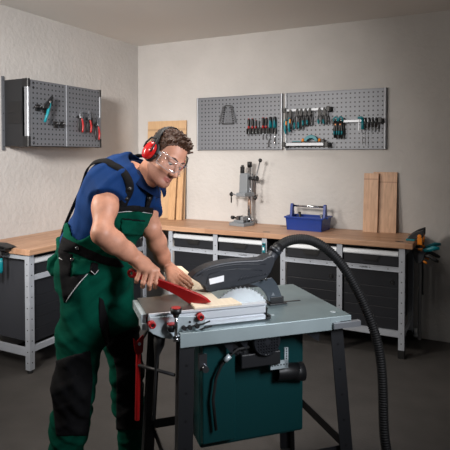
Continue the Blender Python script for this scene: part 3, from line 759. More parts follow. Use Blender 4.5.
for pts, v in (([(219, 339), (233, 338), (233, 353.5), (230, 352)], .03), ([(300, 330), (320, 329), (319, 341), (316.5, 340)], .03), ([(236, 338), (248, 337), (247, 350)], .035)):
    m = MB(); m.prism([SV(x, y, v) for x, y in pts], v, v+.004, fv); m.build('bracket', MT['anth'], saw)
m = MB()
pts = [SV(x, y, .04) for x, y in ((249, 347), (238, 349), (228, 357), (221, 366), (216, 378), (213, 400), (216, 430))]
m.tube([(u, .04, z) for u, z in pts], .006, 8); cb = m.build('cable', MT['rubber'], saw)
m = MB(); u, z = SV(227, 358, .04); m.cyl((u+.012, .04, z+.008), (u-.010, .04, z-.010), .010); m.build('cable_gland', MT['galv'], cb)
m = MB(); u, z = SV(206, 370, .03); m.cyl((u, .03, z), (u, .06, z), .012); m.box((u-.02, .05, z-.01), (u+.01, .07, z+.05)); m.build('bolt', MT['darksteel'], saw)
# carriage
m = MB()
prof = [(.060, .853), (.048, .853), (.042, .857), (.042, .872), (.050, .874), (.050, .880), (.041, .883), (.041, .905), (.046, .908), (.046, .911), (.036, .913), (.036, .920), (.066, .920), (.070, .853)]
m.prism(prof, -.806, -.354, fu); car = m.build('sliding_carriage', MT['brightalu'], saw, label='bright ribbed aluminium sliding carriage')
m = MB(); m.box((-.812, .046, .9085), (-.53, .262, .9204)); m.build('carriage_plate', MT['plate'], car, label='worn grey metal carriage plate')
m = MB(); m.prism([(-.354, .862), (-.340, .862), (-.340, .868), (-.330, .868), (-.330, .855), (-.354, .853)], .045, .075, fv); m.prism([(-.354, .872), (-.346, .872), (-.343, .898), (-.354, .898)], .045, .066, fv); m.build('end_stop', MT['black'], car)
m = MB(); m.box((-.83, .06, .884), (-.812, .26, .914)); m.box((-.828, .05, .86), (-.812, .12, .884)); 
for k in range(4): m.cyl((-.8305, .08+.05*k, .899), (-.829, .08+.05*k, .899), .004, n=8, mi=1)
m.build('end_flange', [MT['galv'], MT['black']], car)
m = MB(); m.prism([SV(x, y, .03) for x, y in ((149.5, 317), (149.5, 331), (153, 334), (162, 337.5), (174, 339.5), (186, 339), (197, 336), (203, 331), (206, 316))], .028, .036, fv)
m.build('front_plate', MT['galv'], car, bevel=.001)
m = MB(); m.prism([SV(x, y, .02) for x, y in ((177, 337), (197, 333), (196.5, 338), (189, 340), (186.5, 347.5), (183, 343), (180.5, 340))], .014, .026, fv)
m.build('hinge_bracket', MT['galv'], car, bevel=.001)
def red_knob(x, y, v, r=.0125):
    u, z = SV(x, y, v); m = MB(); m.cyl((u, v, z), (u, v+.026, z), r, n=20); m.ring((u, v, z), (0, 1, 0), r*.72, r*.32, n=20); m.cyl((u, v-.002, z), (u, v+.004, z), r*.42, n=12, mi=1)
    m.build('red_wheel', [MT['red'], MT['black']], car, label='red ring wheel')
red_knob(152.5, 325.5, .006); red_knob(201, 317.5, .012); red_knob(146.5, 321, .10, .013)
u, z = SV(176, 311, -.01); u2, z2 = SV(176, 341, -.01)
m = MB(); m.cyl((u, -.01, z2), (u, -.01, z), .006, n=14); m.cyl((u, -.01, z2), (u, -.01, z2+.012), .010, n=14); m.box((u-.012, -.018, z2+.012), (u+.012, .028, z2+.018)); sc = m.build('clamping_screw', MT['chrome'], car)
m = MB(); m.tube([(u, -.01, z-.022), (u, -.01, z-.012), (u, -.01, z-.008), (u, -.01, z+.010)], [.009, .012, .019, .0205], 16); m.cyl((u, -.01, z+.010), (u, -.01, z+.013), .017, n=16, mi=1); m.build('knob', [MT['black'], MT['red']], sc, label='black knob with a red cap')
u, z = SV(171.5, 327, .012)
m = MB(); m.tube([(u, .012, z-.016), (u, .012, z-.006), (u, .012, z+.010)], [.013, .018, .0185], 16); m.cyl((u, .012, z+.010), (u, .012, z+.013), .016, n=16, mi=1); m.cyl((u, .012, z), (u, .03, z), .008); m.build('knob', [MT['black'], MT['red']], car, label='black knob with a red cap')
m = MB()
for pts in (((184, 328), (190, 327), (196, 325), (203, 324), (210, 321)), ((192, 334), (197, 332), (204, 328), (212, 326))):
    m.tube([(SV(x, y, .02)[0], .02, SV(x, y, .02)[1]) for x, y in pts], .0032, 8)
for (x, y) in ((184, 328), (190, 327.5), (197, 326)): 
    u, z = SV(x, y, .02); m.cyl((u, .012, z), (u, .03, z), .008, n=12)
m.build('lock_rod', MT['rubber'], car)
u, z = SV(190, 322, .026); m = MB(); m.cyl((u, .025, z), (u, .03, z), .004, n=10); m.build('screw_hole', MT['black'], car)
# hanging black cord and plug at the left end
m = MB()
pts = [SV(x, y, .06) for x, y in ((160, 334), (159, 345), (157, 355), (156, 366), (155, 385), (153, 420))]
m.tube([(u, .06, z) for u, z in pts], [.022, .020, .010, .005, .005, .005], 10); m.build('plug_cord', MT['rubber'], saw)
# red swing-out handle beside the left legs
def pw(x, y, d): return P(x, y, d)
m = MB(); dd = 1.98
poly = [(133.2, 338), (136.5, 341.5), (142.8, 334.5), (144, 337), (143, 352), (141, 354), (136, 354), (134.3, 350)]
A = [P(x, y, dd) for x, y in poly]; B = [P(x, y, dd+.03) for x, y in poly]; n = len(poly)
m.add(A+B, [tuple(range(n)), tuple(range(n, 2*n))[::-1]]+[(i, (i+1) % n, n+(i+1) % n, n+i) for i in range(n)])
a, b = P(138.5, 350, dd+.014), P(137.2, 420, dd+.014); b = np.array([b[0], b[1], .30]) if b[2] < .3 else b
m.tube([a, b], .0095, 12); 
th = m.build('transport_handle', MT['red'], saw, world=True, bevel=.0015, label='red folding transport handle')
m = MB(); p0 = P(139.5, 344, dd-.006); p1 = P(139.5, 344, dd+.09); m.cyl(p0, p1, .006); m.build('bolt', MT['chrome'], th, world=True)
m = MB(); q0 = P(138.5, 365, dd+.01); q1 = s2w(-.715, .03, q0[2]); m.cyl(q0, q1, .006); q0 = P(138.5, 345, dd+.04); q1 = s2w(-.735, .40, q0[2]); m.cyl(q0, q1, .006); m.build('pivot_rod', MT['matt'], th, world=True)
# blade and guard
bv = .251; bu, bz, bR = -.379, .796, .1385
m = MB(); N = 44; out = []
for k in range(N):
    a0 = 2*PI*k/N
    out += [(bu+bR*math.cos(a0), bz+bR*math.sin(a0)), (bu+bR*math.cos(a0+.02), bz+bR*math.sin(a0+.02)), (bu+(bR-.010)*math.cos(a0+.05), bz+(bR-.010)*math.sin(a0+.05)), (bu+(bR-.008)*math.cos(a0+.10), bz+(bR-.008)*math.sin(a0+.10))]
m.prism(out, bv-.0016, bv+.0012, fv)
for k in range(N):
    a0 = 2*PI*k/N+.008; m.box((bu+(bR-.004)*math.cos(a0)-.0025, bv-.002, bz+(bR-.004)*math.sin(a0)-.0025), (bu+(bR-.004)*math.cos(a0)+.0025, bv+.002, bz+(bR-.004)*math.sin(a0)+.0025), 1)
m.build('saw_blade', [MT['blade'], MT['darksteel']], saw, label='round steel saw blade')
gv0, gv1 = .215, .285
pg = [(191, 278), (196.7, 272.8), (203, 269), (210, 266), (218, 263.8), (225.6, 262.3), (236, 261), (245.6, 260.4), (256, 260), (263, 259.2), (268, 256.5), (272, 255), (275.6, 260.6), (273.5, 267), (271, 272.8), (266.7, 278.3), (258, 281.5), (250, 283.8), (241, 285.8), (232, 287.2), (223, 289.4), (217.5, 291), (212, 292.5), (206.7, 291.7), (204.4, 287.2), (199, 282.8)]
m = MB(); m.prism([SV(x, y, gv0) for x, y in pg], gv0, gv1, fv); gd = m.build('blade_guard', MT['guard'], saw, bevel=.006, seg=3)
# raised rim along the top and the stepped front of the guard
top = [SV(x, y, gv0-.002) for x, y in ((197, 276), (204, 272), (211, 269.2), (219, 267), (228, 265.5), (238, 264.5), (248, 264.2), (258, 264.3), (266, 264))]
m = MB(); m.tube([(u, gv0-.001, z) for u, z in top], .0022, 8)
lo = [SV(x, y, gv0) for x, y in ((206, 284), (209, 274.5), (222, 270.5), (236, 269), (250, 269.2), (262, 270.5))]
m.tube([(u, gv0-.0005, z) for u, z in lo], .002, 8)
for k in range(9):
    x = 238+k*3.3; u0, z0 = SV(x, 281-k*.75, gv0); u1, z1 = SV(x+5, 275.5-k*.3, gv0); m.tube([(u0, gv0-.0002, z0), (u1, gv0-.0002, z1)], .0016, 6)
m.build('rib', MT['guard'], gd)
c = [SV(x, y, gv0-.001) for x, y in ((209, 279), (224, 275.3), (223.8, 281.3), (210, 284.6))]
m = MB(); m.prism(c, gv0-.0016, gv0-.0002, fv); m.build('sticker', MT['white'], gd, label='blank white sticker')
m = MB()
for (x, y, r) in ((202.5, 275, .003), (237, 268, .0035), (208.5, 288, .003)):
    u, z = SV(x, y, gv0); m.cyl((u, gv0-.002, z), (u, gv0+.002, z), r, n=10)
m.build('screw', MT['black'], gd)
pw_ = [(266.7, 278.3), (271.5, 277.5), (275.5, 282), (279, 289.4), (281, 295), (282, 300.8), (268, 301.2), (267, 297), (264.5, 292.5), (261, 288.5), (256, 285.5), (249, 284), (258, 281.3)]
m = MB(); m.prism([SV(x, y, .243) for x, y in pw_], .238, .247, fv); wg = m.build('riving_wing', MT['wing'], saw, bevel=.001)
a = SV(267.5, 300, .245); b = SV(285, 300, .245)
m = MB(); m.box((a[0], .22, TZ), (b[0], .29, TZ+.006)); m.box((a[0]+.01, .236, TZ), (b[0]-.01, .250, TZ+.030)); m.build('guard_foot', MT['black'], saw, bevel=.0015)
m = MB(); u, z = SV(266, 279.5, .21); m.cyl((u, .207, z), (u, .24, z), .0055, n=14); m.build('bolt', MT['chrome'], gd)
m = MB(); u, z = SV(273, 294, .238); m.prism([(u-.008, z-.007), (u+.008, z-.007), (u, z+.008)], .2368, .2385, fv); m.build('warning_triangle', MT['grey'], wg)
u0, z0 = SV(269, 260, .25); u1, z1 = SV(275.5, 250.5, .25)
m = MB(); m.tube([(u0-.012, .25, z0-.012), (u0, .25, z0), (u1, .25, z1)], [.024, .024, .0245], 18); m.tube([(u1-.006, .25, z1-.008), (u1+.004, .25, z1+.006)], [.027, .027], 18); m.build('suction_port', MT['guard'], saw)

# suction hose
pth = [(274.6, 251.8, 0), (278.5, 247, .0), (284, 243, .0), (291, 240.2, .0), (300, 239), (309, 240), (318, 243.5), (327, 249.5), (336, 258), (344.5, 268.5), (352, 281), (359, 294), (365.5, 308), (371.5, 323), (376.5, 339), (380, 356), (382, 374), (383, 395), (383.5, 418), (385, 440), (390, 462)]
p0 = s2w(*(SV(274.6, 251.8, .25)[0], .25, SV(274.6, 251.8, .25)[1])); d0 = float((p0-CAM) @ FW)
ctr = []
for i, q in enumerate(pth):
    t = i/(len(pth)-1); ctr.append(Vector(P(q[0], q[1], d0+(.10*math.sin(t*PI)))))
e = ctr[-1]; ctr += [Vector((e.x+.06, e.y-.02, .10)), Vector((e.x+.16, e.y-.03, .0255)), Vector((e.x+.35, e.y-.05, .0255)), Vector((e.x+.8, e.y-.15, .0255))]
def catmull(P_, k):
    out = []; Q = [P_[0]]+P_+[P_[-1]]
    for i in range(1, len(Q)-2):
        a, b, c, d = Q[i-1], Q[i], Q[i+1], Q[i+2]
        for j in range(k):
            t = j/k
            out.append(.5*((2*b)+(c-a)*t+(2*a-5*b+4*c-d)*t*t+(-a+3*b-3*c+d)*t**3))
    return out+[P_[-1]]
cv = catmull(ctr, 24)
# resample evenly, then ripple the radius
seg = [0]
for i in range(1, len(cv)): seg.append(seg[-1]+(cv[i]-cv[i-1]).length)
tot = seg[-1]; nst = int(tot/.0026); pts = []; j = 0
for i in range(nst+1):
    s_ = tot*i/nst
    while j < len(seg)-2 and seg[j+1] < s_: j += 1
    f_ = (s_-seg[j])/max(1e-9, seg[j+1]-seg[j]); pts.append(cv[j].lerp(cv[j+1], min(1, f_)))
m = MB(); m.tube(pts, [.0205+.0016*(1 if (i//2) % 2 else -1) for i in range(len(pts))], 16)
hs = thing('suction_hose', 'ribbed black suction hose arching from the blade guard over to the floor', 'hose', tuple(p0))
m.build('hose', MT['rubber'], hs, world=True)
dirv = (pts[12]-pts[0]).normalized()
m = MB(); m.tube([pts[0]-dirv*.004, pts[0]+dirv*.035], .0245, 18); m.build('cuff', MT['black'], hs, world=True)

# workpiece and push stick
wp = thing('wooden_workpiece', 'pale wooden board being pushed into the saw blade', 'board', tuple(s2w(-.58, .3, .9205)), SA)
poly = [(-.636, .037), (-.452, .037), (-.464, .125), (-.519, .122), (-.518, .262), (-.478, .266), (-.482, .36), (-.512, .41), (-.511, .75), (-.547, .775), (-.621, .655)]
m = MB(); m.prism([(x+.58, y-.3) for x, y in poly], 0, .008, fz); m.build('plank', MT['work'], wp, bevel=.0008)
WT = .9285
Rg = P(131.2, 272.8, 2.10); Tp = PZ(209, 303, WT+.004)
ax = Tp-Rg; nv = np.cross(ax/np.linalg.norm(ax), [0, 0, 1]); nv /= np.linalg.norm(nv)
def stickp(x, y):
    r = ray(x, y); t = ((Rg-CAM) @ nv)/(r @ nv); return CAM+r*t
def stick_d(x, y): return float((stickp(x, y)-CAM) @ FW)
ps = thing('push_stick', 'red plastic push stick with a ringed handle held in the right hand', 'push stick', tuple(Tp))
poly = [(134.2, 271.2), (142, 274.2), (152, 277.4), (160, 279.2), (168, 281.8), (176, 285), (184, 288), (192, 291.2), (200, 294.6), (206, 298), (210.6, 302.3), (204, 302.8), (198.8, 303), (198.2, 305.8), (196.3, 306.6), (192, 304.4), (186, 300.8), (180, 296.4), (172, 292.2), (164, 288.2), (157, 285), (148, 281.6), (140, 279), (133, 277)]
W = [stickp(x, y) for x, y in poly]; n = len(poly)
m = MB(); A = [w-nv*.009 for w in W]; B = [w+nv*.009 for w in W]
m.add(A+B, [tuple(range(n)), tuple(range(n, 2*n))[::-1]]+[(i, (i+1) % n, n+(i+1) % n, n+i) for i in range(n)])
ob = m.build('stick', MT['red'], ps, world=True, bevel=.0025)
m = MB(); c = stickp(131.6, 273.2); m.ring(c, nv, .0125, .0068, n=22, q=10); m.build('hanging_ring', MT['red'], ps, world=True)
m = MB()
for (a, b) in (((176, 288), (180, 293)), ((184, 290), (188, 298)), ((192, 294), (193, 301)), ((200, 297), (202, 301.5))):
    A_, B_ = stickp(*a)-nv*.009, stickp(*b)-nv*.009; m.tube([A_, B_], .0012, 6)
m.build('rib', MT['red'], ps, world=True)
# ================================================================ the man
def nrm(v): v = np.asarray(v, float); return v/np.linalg.norm(v)
class Shape:                                   # a smooth solid blended from round cones and ellipsoids
    def __init__(s): s.p = []
    def cone(s, a, b, ra, rb, k=.02, op='u'):
        a = np.asarray(a, float); b = np.asarray(b, float); ab = b-a; L2 = ab @ ab+1e-12
        def fn(p):
            t = np.clip(((p-a) @ ab)/L2, 0, 1); return np.linalg.norm(p-a-t[..., None]*ab, axis=-1)-(ra+(rb-ra)*t)
        r = max(ra, rb); s.p.append((op, fn, np.minimum(a, b)-r, np.maximum(a, b)+r, k)); return s
    def chain(s, pts, rs, k=.02):
        for i in range(len(pts)-1): s.cone(pts[i], pts[i+1], rs[i], rs[i+1], k)
        return s
    def ell(s, c, rad, R=None, k=.02, op='u'):
        c = np.asarray(c, float); rad = np.asarray(rad, float); R = np.eye(3) if R is None else np.asarray(R)   # rows: axes
        def fn(p):
            q = (p-c) @ R.T; k0 = np.linalg.norm(q/rad, axis=-1); k1 = np.linalg.norm(q/rad**2, axis=-1)+1e-9
            return k0*(k0-1)/k1
        e = np.sqrt(((R*rad[:, None])**2).sum(0)); s.p.append((op, fn, c-e, c+e, k)); return s
    def blend(s, d, q, op, k):
        if op == 's': q = -q; h = np.maximum(k-np.abs(d-q), 0)/k; return np.maximum(d, q)+h*h*k/4
        h = np.maximum(k-np.abs(d-q), 0)/k; return np.minimum(d, q)-h*h*k/4
    def at(s, p):
        d = np.full(p.shape[:-1], .5)
        for op, fn, lo, hi, k in s.p: d = s.blend(d, fn(p), op, k)
        return d
    def bounds(s):
        return np.min([q[2] for q in s.p if q[0] == 'u'], 0), np.max([q[3] for q in s.p if q[0] == 'u'], 0)
    def grid(s, h, pad, lo=None, hi=None):
        a, b = s.bounds()
        a = a-pad if lo is None else lo; b = b+pad if hi is None else hi
        n = np.ceil((b-a)/h).astype(int)+1
        ax = [a[i]+h*np.arange(n[i]) for i in range(3)]
        X = np.stack(np.meshgrid(*ax, indexing='ij'), -1); d = np.full(X.shape[:3], .06)
        for op, fn, l, u, k in s.p:
            m = .065+k
            i0 = np.clip(np.floor((l-m-a)/h).astype(int), 0, n); i1 = np.clip(np.ceil((u+m-a)/h).astype(int)+1, 0, n)
            if (i1 <= i0).any(): continue
            sl = tuple(slice(i0[i], i1[i]) for i in range(3)); d[sl] = s.blend(d[sl], fn(X[sl]), op, k)
        return X, d, a, h
def surface(d, a, h):                          # naive surface nets
    n = np.array(d.shape); s = d < 0; c = n-1
    cnt = np.zeros(c, int); cor = [(i, j, k) for i in (0, 1) for j in (0, 1) for k in (0, 1)]
    def cs(A, o): return A[o[0]:o[0]+c[0], o[1]:o[1]+c[1], o[2]:o[2]+c[2]]
    for o in cor: cnt += cs(s, o)
    act = (cnt > 0) & (cnt < 8); idx = -np.ones(c, int); ii = np.argwhere(act); idx[act] = np.arange(len(ii))
    acc = np.zeros((len(ii), 3)); w = np.zeros(len(ii))
    for o in cor:
        for x in range(3):
            if o[x]: continue
            o2 = list(o); o2[x] = 1
            d0 = d[ii[:, 0]+o[0], ii[:, 1]+o[1], ii[:, 2]+o[2]]; d1 = d[ii[:, 0]+o2[0], ii[:, 1]+o2[1], ii[:, 2]+o2[2]]
            cr = (d0 < 0) != (d1 < 0); t = np.where(cr, d0/np.where(np.abs(d0-d1) < 1e-12, 1, d0-d1), 0)
            q = np.tile(np.array(o, float), (len(ii), 1)); q[:, x] = t
            acc += q*cr[:, None]; w += cr
    V = a+h*(ii+acc/w[:, None]); Fs = []
    for x in range(3):
        y, z = (x+1) % 3, (x+2) % 3
        sl0 = [slice(None)]*3; sl1 = [slice(None)]*3; sl0[x] = slice(0, -1); sl1[x] = slice(1, None)
        e = np.argwhere(s[tuple(sl0)] != s[tuple(sl1)]); e = e[(e[:, y] > 0) & (e[:, z] > 0) & (e[:, y] < c[y]) & (e[:, z] < c[z])]
        inside = s[e[:, 0], e[:, 1], e[:, 2]]
        def g(dy, dz): q = e.copy(); q[:, y] -= dy; q[:, z] -= dz; return idx[q[:, 0], q[:, 1], q[:, 2]]
        Q = np.stack([g(0, 0), g(1, 0), g(1, 1), g(0, 1)], 1); Q = np.where(inside[:, None], Q, Q[:, ::-1]); Fs.append(Q)
    return V, np.concatenate(Fs)
def smooth_mesh(V, Fq, it=1, lam=.5):
    for _ in range(it):
        S = np.zeros_like(V); n = np.zeros(len(V))
        for k in range(4):
            i, j = Fq[:, k], Fq[:, (k+1) % 4]
            np.add.at(S, i, V[j]); np.add.at(n, i, 1); np.add.at(S, j, V[i]); np.add.at(n, j, 1)
        V = V+lam*(S/np.maximum(n, 1)[:, None]-V)
    return V
def mesh_obj(name, parts, mats, parent, base, label=None):
    # parts: list of (V, F, material index array or int)
    V = np.concatenate([p[0] for p in parts]); o = 0; Fl = []; Ml = []
    for v, f, m in parts:
        Fl.append(f+o); o += len(v); Ml.append(np.full(len(f), m) if np.isscalar(m) else m)
    Fl = np.concatenate(Fl); Ml = np.concatenate(Ml)
    me = bpy.data.meshes.new(name); me.from_pydata((V-base).tolist(), [], Fl.tolist())
    for m in mats: me.materials.append(m)
    me.polygons.foreach_set('material_index', Ml.astype(int)); me.polygons.foreach_set('use_smooth', [True]*len(Fl)); me.update()
    ob = bpy.data.objects.new(name, me); COL.objects.link(ob); ob.parent = parent
    if label: ob['label'] = label
    return ob
HZ = np.array([math.sin(YAW), math.cos(YAW), 0]); ZZ = np.array([0, 0, 1.])
def loc_(lat, dep, up): return RT*lat+HZ*dep+ZZ*up

MS = dict(
    skin=mat('skin', (194, 138, 112), .5, 0, .09, 45, .08, 260),
    stub=mat('stubbled_skin', (160, 112, 92), .6, 0, .10, 220),
    lip=mat('lips', (160, 96, 84), .45),
    hair=mat('brown_hair', (70, 44, 28), .5, 0, .35, 90, .5, 220, (1, 1, 1)),
    shirt=mat('blue_pique_cotton', (2, 42, 90), .85, 0, .06, 30, .15, 500, spec=.2),
    collar=mat('blue_ribbed_collar', (1, 27, 64), .85, spec=.2),
    green=mat('green_work_cloth', (1, 66, 51), .9, 0, .06, 20, .15, 400, spec=.08),
    blk=mat('black_work_cloth', (15, 15, 17), .85, 0, .06, 20, .2, 400, spec=.15),
    pipe=mat('reflective_piping', (190, 192, 194), .4),
    eye=mat('eye_white', (190, 182, 174), .3), iris=mat('iris', (58, 50, 42), .2),
    cup=mat('ear_cup_red', (196, 28, 28), .25, coat=.4), pad=mat('ear_cushion', (18, 18, 19), .6),
)
def clear_mat(name, f, rgb, a):
    m = bpy.data.materials.new(name); m.use_nodes = True; nt = m.node_tree; nt.nodes.clear()
    o = nt.nodes.new('ShaderNodeOutputMaterial'); t = nt.nodes.new('ShaderNodeBsdfTransparent'); g = nt.nodes.new('ShaderNodeBsdfGlossy'); d = nt.nodes.new('ShaderNodeBsdfDiffuse')
    g.inputs['Roughness'].default_value = .06; d.inputs['Color'].default_value = (*lin(rgb), 1)
    fr_ = nt.nodes.new('ShaderNodeFresnel'); fr_.inputs['IOR'].default_value = f
    m1 = nt.nodes.new('ShaderNodeMixShader'); m2 = nt.nodes.new('ShaderNodeMixShader')
    m1.inputs[0].default_value = a; nt.links.new(t.outputs[0], m1.inputs[1]); nt.links.new(d.outputs[0], m1.inputs[2])
    m2.inputs[0].default_value = f-1.3; nt.links.new(m1.outputs[0], m2.inputs[1]); nt.links.new(g.outputs[0], m2.inputs[2]); nt.links.new(m2.outputs[0], o.inputs[0])
    return m
MS['lens'] = clear_mat('clear_lens', 1.335, (215, 225, 232), .03)
MS['lensedge'] = clear_mat('clear_frame', 1.37, (205, 212, 218), .22)

# joints
hipR = P(88.5, 276, 2.19); hipL = P(110, 280, 2.37)
kneeR = P(75, 388, 2.13); kneeL = P(126, 372, 2.36)
ankR = P(62, 484, 2.22); ankR[2] = .10; ankL = P(133, 462, 2.44); ankL[2] = .10
pel = (hipR+hipL)/2
wai = P(95, 243, 2.27); che = P(117, 201, 2.25); nek = P(140, 179.5, 2.23)
shR = P(108, 182, 2.115); shL = P(142.5, 189.5, 2.39)
elR = P(102, 234, 1.97); wrR = P(136, 258, 2.09)
elL = P(151, 228, 2.27); wrL = PZ(166.5, 266, .972)
sd = nrm((shL-shR)*np.array([1, 1, 0])); frt = nrm(np.cross(sd, ZZ)); 
if frt @ RT < 0: frt = -frt
spn = nrm(nek-pel); fr2_ = nrm(frt-spn*(frt @ spn)); sd2 = np.cross(fr2_, spn)
TR = np.array([sd2, fr2_, spn])
man_base = np.array([*( (ankR+ankL)/2 )[:2], 0.0])
man = thing('person', 'man in green bib overalls and blue polo shirt leaning over the saw', 'person', tuple(man_base))

def torso(o):
    s = Shape()
    s.ell(che, (.178+o, .132+o, .20+o), TR, .03)
    s.ell(che+spn*.07-fr2_*.01, (.160+o, .100+o, .09+o), TR, .05)
    s.ell(wai, (.150+o, .118+o, .16+o), TR, .05)
    s.ell(pel+ZZ*.05, (.140+o, .115+o, .15+o), np.array([sd, frt, ZZ]), .05)
    s.cone(shR-sd*.0, shR*.5+nek*.5+ZZ*.0, .054+o, .050+o, .05); s.cone(shL, shL*.5+nek*.5, .054+o, .050+o, .05)
    s.cone(nek-spn*.03, nek+spn*.015, .060+o, .050+o, .04)
    return s
def legs(o, s=None):
    s = s or Shape()
    for h_, k_, a_ in ((hipR, kneeR, ankR), (hipL, kneeL, ankL)):
        m1 = h_*.45+k_*.55; m2 = k_*.6+a_*.4
        q = 1 if h_ is hipR else .86
        s.chain([h_, m1, k_, m2, a_], [.085+o, .078*q+o, .062*q+o, .060*q+o, .050*q+o], .03)
    s.cone(hipR-frt*.03, hipL-frt*.03, .092+o, .092+o, .05)
    return s
# --- body: torso and legs under the clothes, arms, hands, neck and head
parts = []
b = torso(-.014); legs(-.006, b)
for a_ in (ankR, ankL): b.cone(a_, a_+frt*.14-ZZ*.05, .042, .034, .03)
X, d, a0, h0 = b.grid(.011, .03); V, Q = surface(d, a0, h0); parts.append((smooth_mesh(V, Q, 1), Q, 0))

def hand_r():
    s = Shape()
    s.chain([shR, shR*.5+elR*.5, elR], [.052, .046, .0355], .03)
    fm = elR*.68+wrR*.32
    s.chain([elR, fm, elR*.3+wrR*.7, wrR], [.0355, .040, .0325, .027], .03)
    K = [P(157, 270.5, 2.055), P(151.8, 271.3, 2.045), P(146.2, 271, 2.045), P(140.8, 269, 2.05)]
    PI_ = [P(155.6, 282.5, 2.045), P(149.4, 284.5, 2.033), P(143.2, 283, 2.036), P(137, 279.5, 2.046)]
    DI = [P(155.2, 287, 2.072), P(149.0, 288.5, 2.062), P(142.8, 286.5, 2.064), P(136.6, 282, 2.070)]
    TI = [P(155, 284, 2.098), P(148.8, 285.3, 2.092), P(142.6, 283.2, 2.094), P(136.6, 279.5, 2.096)]
    for i, k_ in enumerate(K):
        s.cone(wrR+(k_-K[1])*.35, k_, .021, .0125, .016)
    s.cone(K[0]*.4+wrR*.6, K[2]*.45+wrR*.55, .019, .019, .02)
    for k_, p_, d_, t_, r in zip(K, PI_, DI, TI, (.0098, .0102, .0098, .0088)):
        s.cone(k_, p_, r*1.08, r, .004); s.cone(p_, d_, r, r*.9, .004); s.cone(d_, t_, r*.9, r*.78, .004)
    th = [wrR*.75+K[0]*.25+HZ*.012, P(151, 268.5, 2.098), P(157.5, 274, 2.098), P(163, 278.6, 2.088)]
    s.chain(th, [.018, .0145, .0112, .0088], .008)
    return s
def hand_l():
    s = Shape()
    s.chain([shL, shL*.5+elL*.5, elL], [.052, .046, .038], .03)
    s.chain([elL, elL*.65+wrL*.35, elL*.3+wrL*.7, wrL], [.038, .039, .032, .0265], .03)
    K = [PZ(174.2, 279, .952), PZ(177.2, 277, .954), PZ(179.8, 275, .952), PZ(181.4, 273, .948)]
    PP = [PZ(180.2, 284, .948), PZ(184.2, 282, .950), PZ(186.2, 279.4, .948), PZ(186.6, 276.8, .944)]
    TT = [PZ(186.4, 288.8, .9366), PZ(190.6, 287.2, .9366), PZ(192.2, 284.2, .9363), PZ(190.6, 280.6, .9358)]
    for i, k_ in enumerate(K): s.cone(wrL+(k_-K[1])*.4, k_, .018, .0112, .014)
    for k_, p_, t_, r in zip(K, PP, TT, (.0096, .010, .0096, .0086)):
        m_ = p_*.45+t_*.55+ZZ*.002
        s.cone(k_, p_, r*1.05, r*.96, .004); s.cone(p_, m_, r*.96, r*.88, .004); s.cone(m_, t_, r*.88, r*.76, .004)
    th = [wrL*.7+K[0]*.3-ZZ*.004, PZ(170, 281, .946), PZ(174.5, 286, .942), PZ(178.5, 289, .9375)]
    s.chain(th, [.017, .0135, .011, .0085], .008)
    return s
for s, near in ((hand_r(), wrR), (hand_l(), wrL)):
    lo, hi = s.bounds(); X, d, a0, h0 = s.grid(.0036, .012)
    V, Q = surface(d, a0, h0); parts.append((smooth_mesh(V, Q, 1, .3), Q, 0))

# --- head, worked in its own frame: x his right, y forward, z up
HS = .89
hd0 = P(165.2, 157.8, 2.14)
hy = nrm(loc_(.61, -.66, -.43)); hz_ = nrm(loc_(.566, -.05, .823)); hz_ = nrm(hz_-hy*(hz_ @ hy)); hx = np.cross(hy, hz_)
HR = np.array([hx, hy, hz_])
def h2w(v): return hd0+HS*(np.asarray(v) @ HR)
def w2h(v): return (np.asarray(v)-hd0) @ HR.T/HS
nk = w2h(nek-spn*.05)
hs_ = Shape()
hs_.ell((0, -.012, .045), (.076, .096, .084), k=.02)
hs_.ell((0, .034, -.026), (.062, .062, .086), k=.03)
for q in (-1, 1):
    hs_.cone((q*.050, .004, -.052), (q*.022, .070, -.096), .020, .016, .03)
    hs_.cone((q*.014, .085, .022), (q*.046, .073, .020), .0095, .008, .012)
    hs_.ell((q*.044, .062, -.026), (.020, .018, .018), k=.02)
    hs_.ell((q*.079, -.008, -.006), (.009, .019, .032), k=.01)
    hs_.ell((q*.031, .101, .002), (.017, .014, .0105), k=.012, op='s')
for q in (-1, 1): hs_.cone((q*.020, .0895, .0085), (q*.042, .0835, .0075), .0052, .0048, .004); hs_.cone((q*.022, .0855, -.0105), (q*.042, .0805, -.0095), .0040, .0038, .004)
hs_.ell((0, .080, -.098), (.022, .018, .017), k=.02)
hs_.cone((0, .092, .010), (0, .117, -.034), .0075, .0115, .010)
for q in (-1, 1): hs_.ell((q*.0125, .104, -.037), (.0085, .012, .0085), k=.006)
for q in (-1, 1):
    hs_.cone((q*.024, .081, -.0655), (0, .0975, -.0650), .0038, .0058, .005); hs_.cone((q*.021, .081, -.0705), (0, .0955, -.0755), .0038, .0065, .005)
for q in (-1, 1): hs_.cone((q*.026, .088, -.0672), (0, .1045, -.0702), .0012, .0020, .004, 's')
hs_.cone((0, -.028, -.035), nk, .054, .060, .04)
hs_.cone((0, .02, -.085), nk*.75+np.array([0, .02, -.02]), .028, .034, .03)
X, d, a0, h0 = hs_.grid(.0034, .012); V, Q = surface(d, a0, h0); V = smooth_mesh(V, Q, 1, .25)
C = V[Q].mean(1); mi = np.zeros(len(Q), int)
stb = (C[:, 2] < -.046-.10*np.maximum(0, .05-C[:, 1])*0) & (C[:, 2] > -.125) & (C[:, 1] > .0) & (np.abs(C[:, 0]) < .075)
mi[stb] = 1
lp = (C[:, 2] < -.0605) & (C[:, 2] > -.0795) & (np.abs(C[:, 0]) < .0235) & (C[:, 1] > .0885-.010*(np.abs(C[:, 0])/.024)**2); mi[lp] = 2
parts.append((h2w(V), Q, mi))
def ball(c, r, n=16):
    m = MB().sphere(c, r, n); return np.array(m.v), np.array([list(f) for f in m.f])
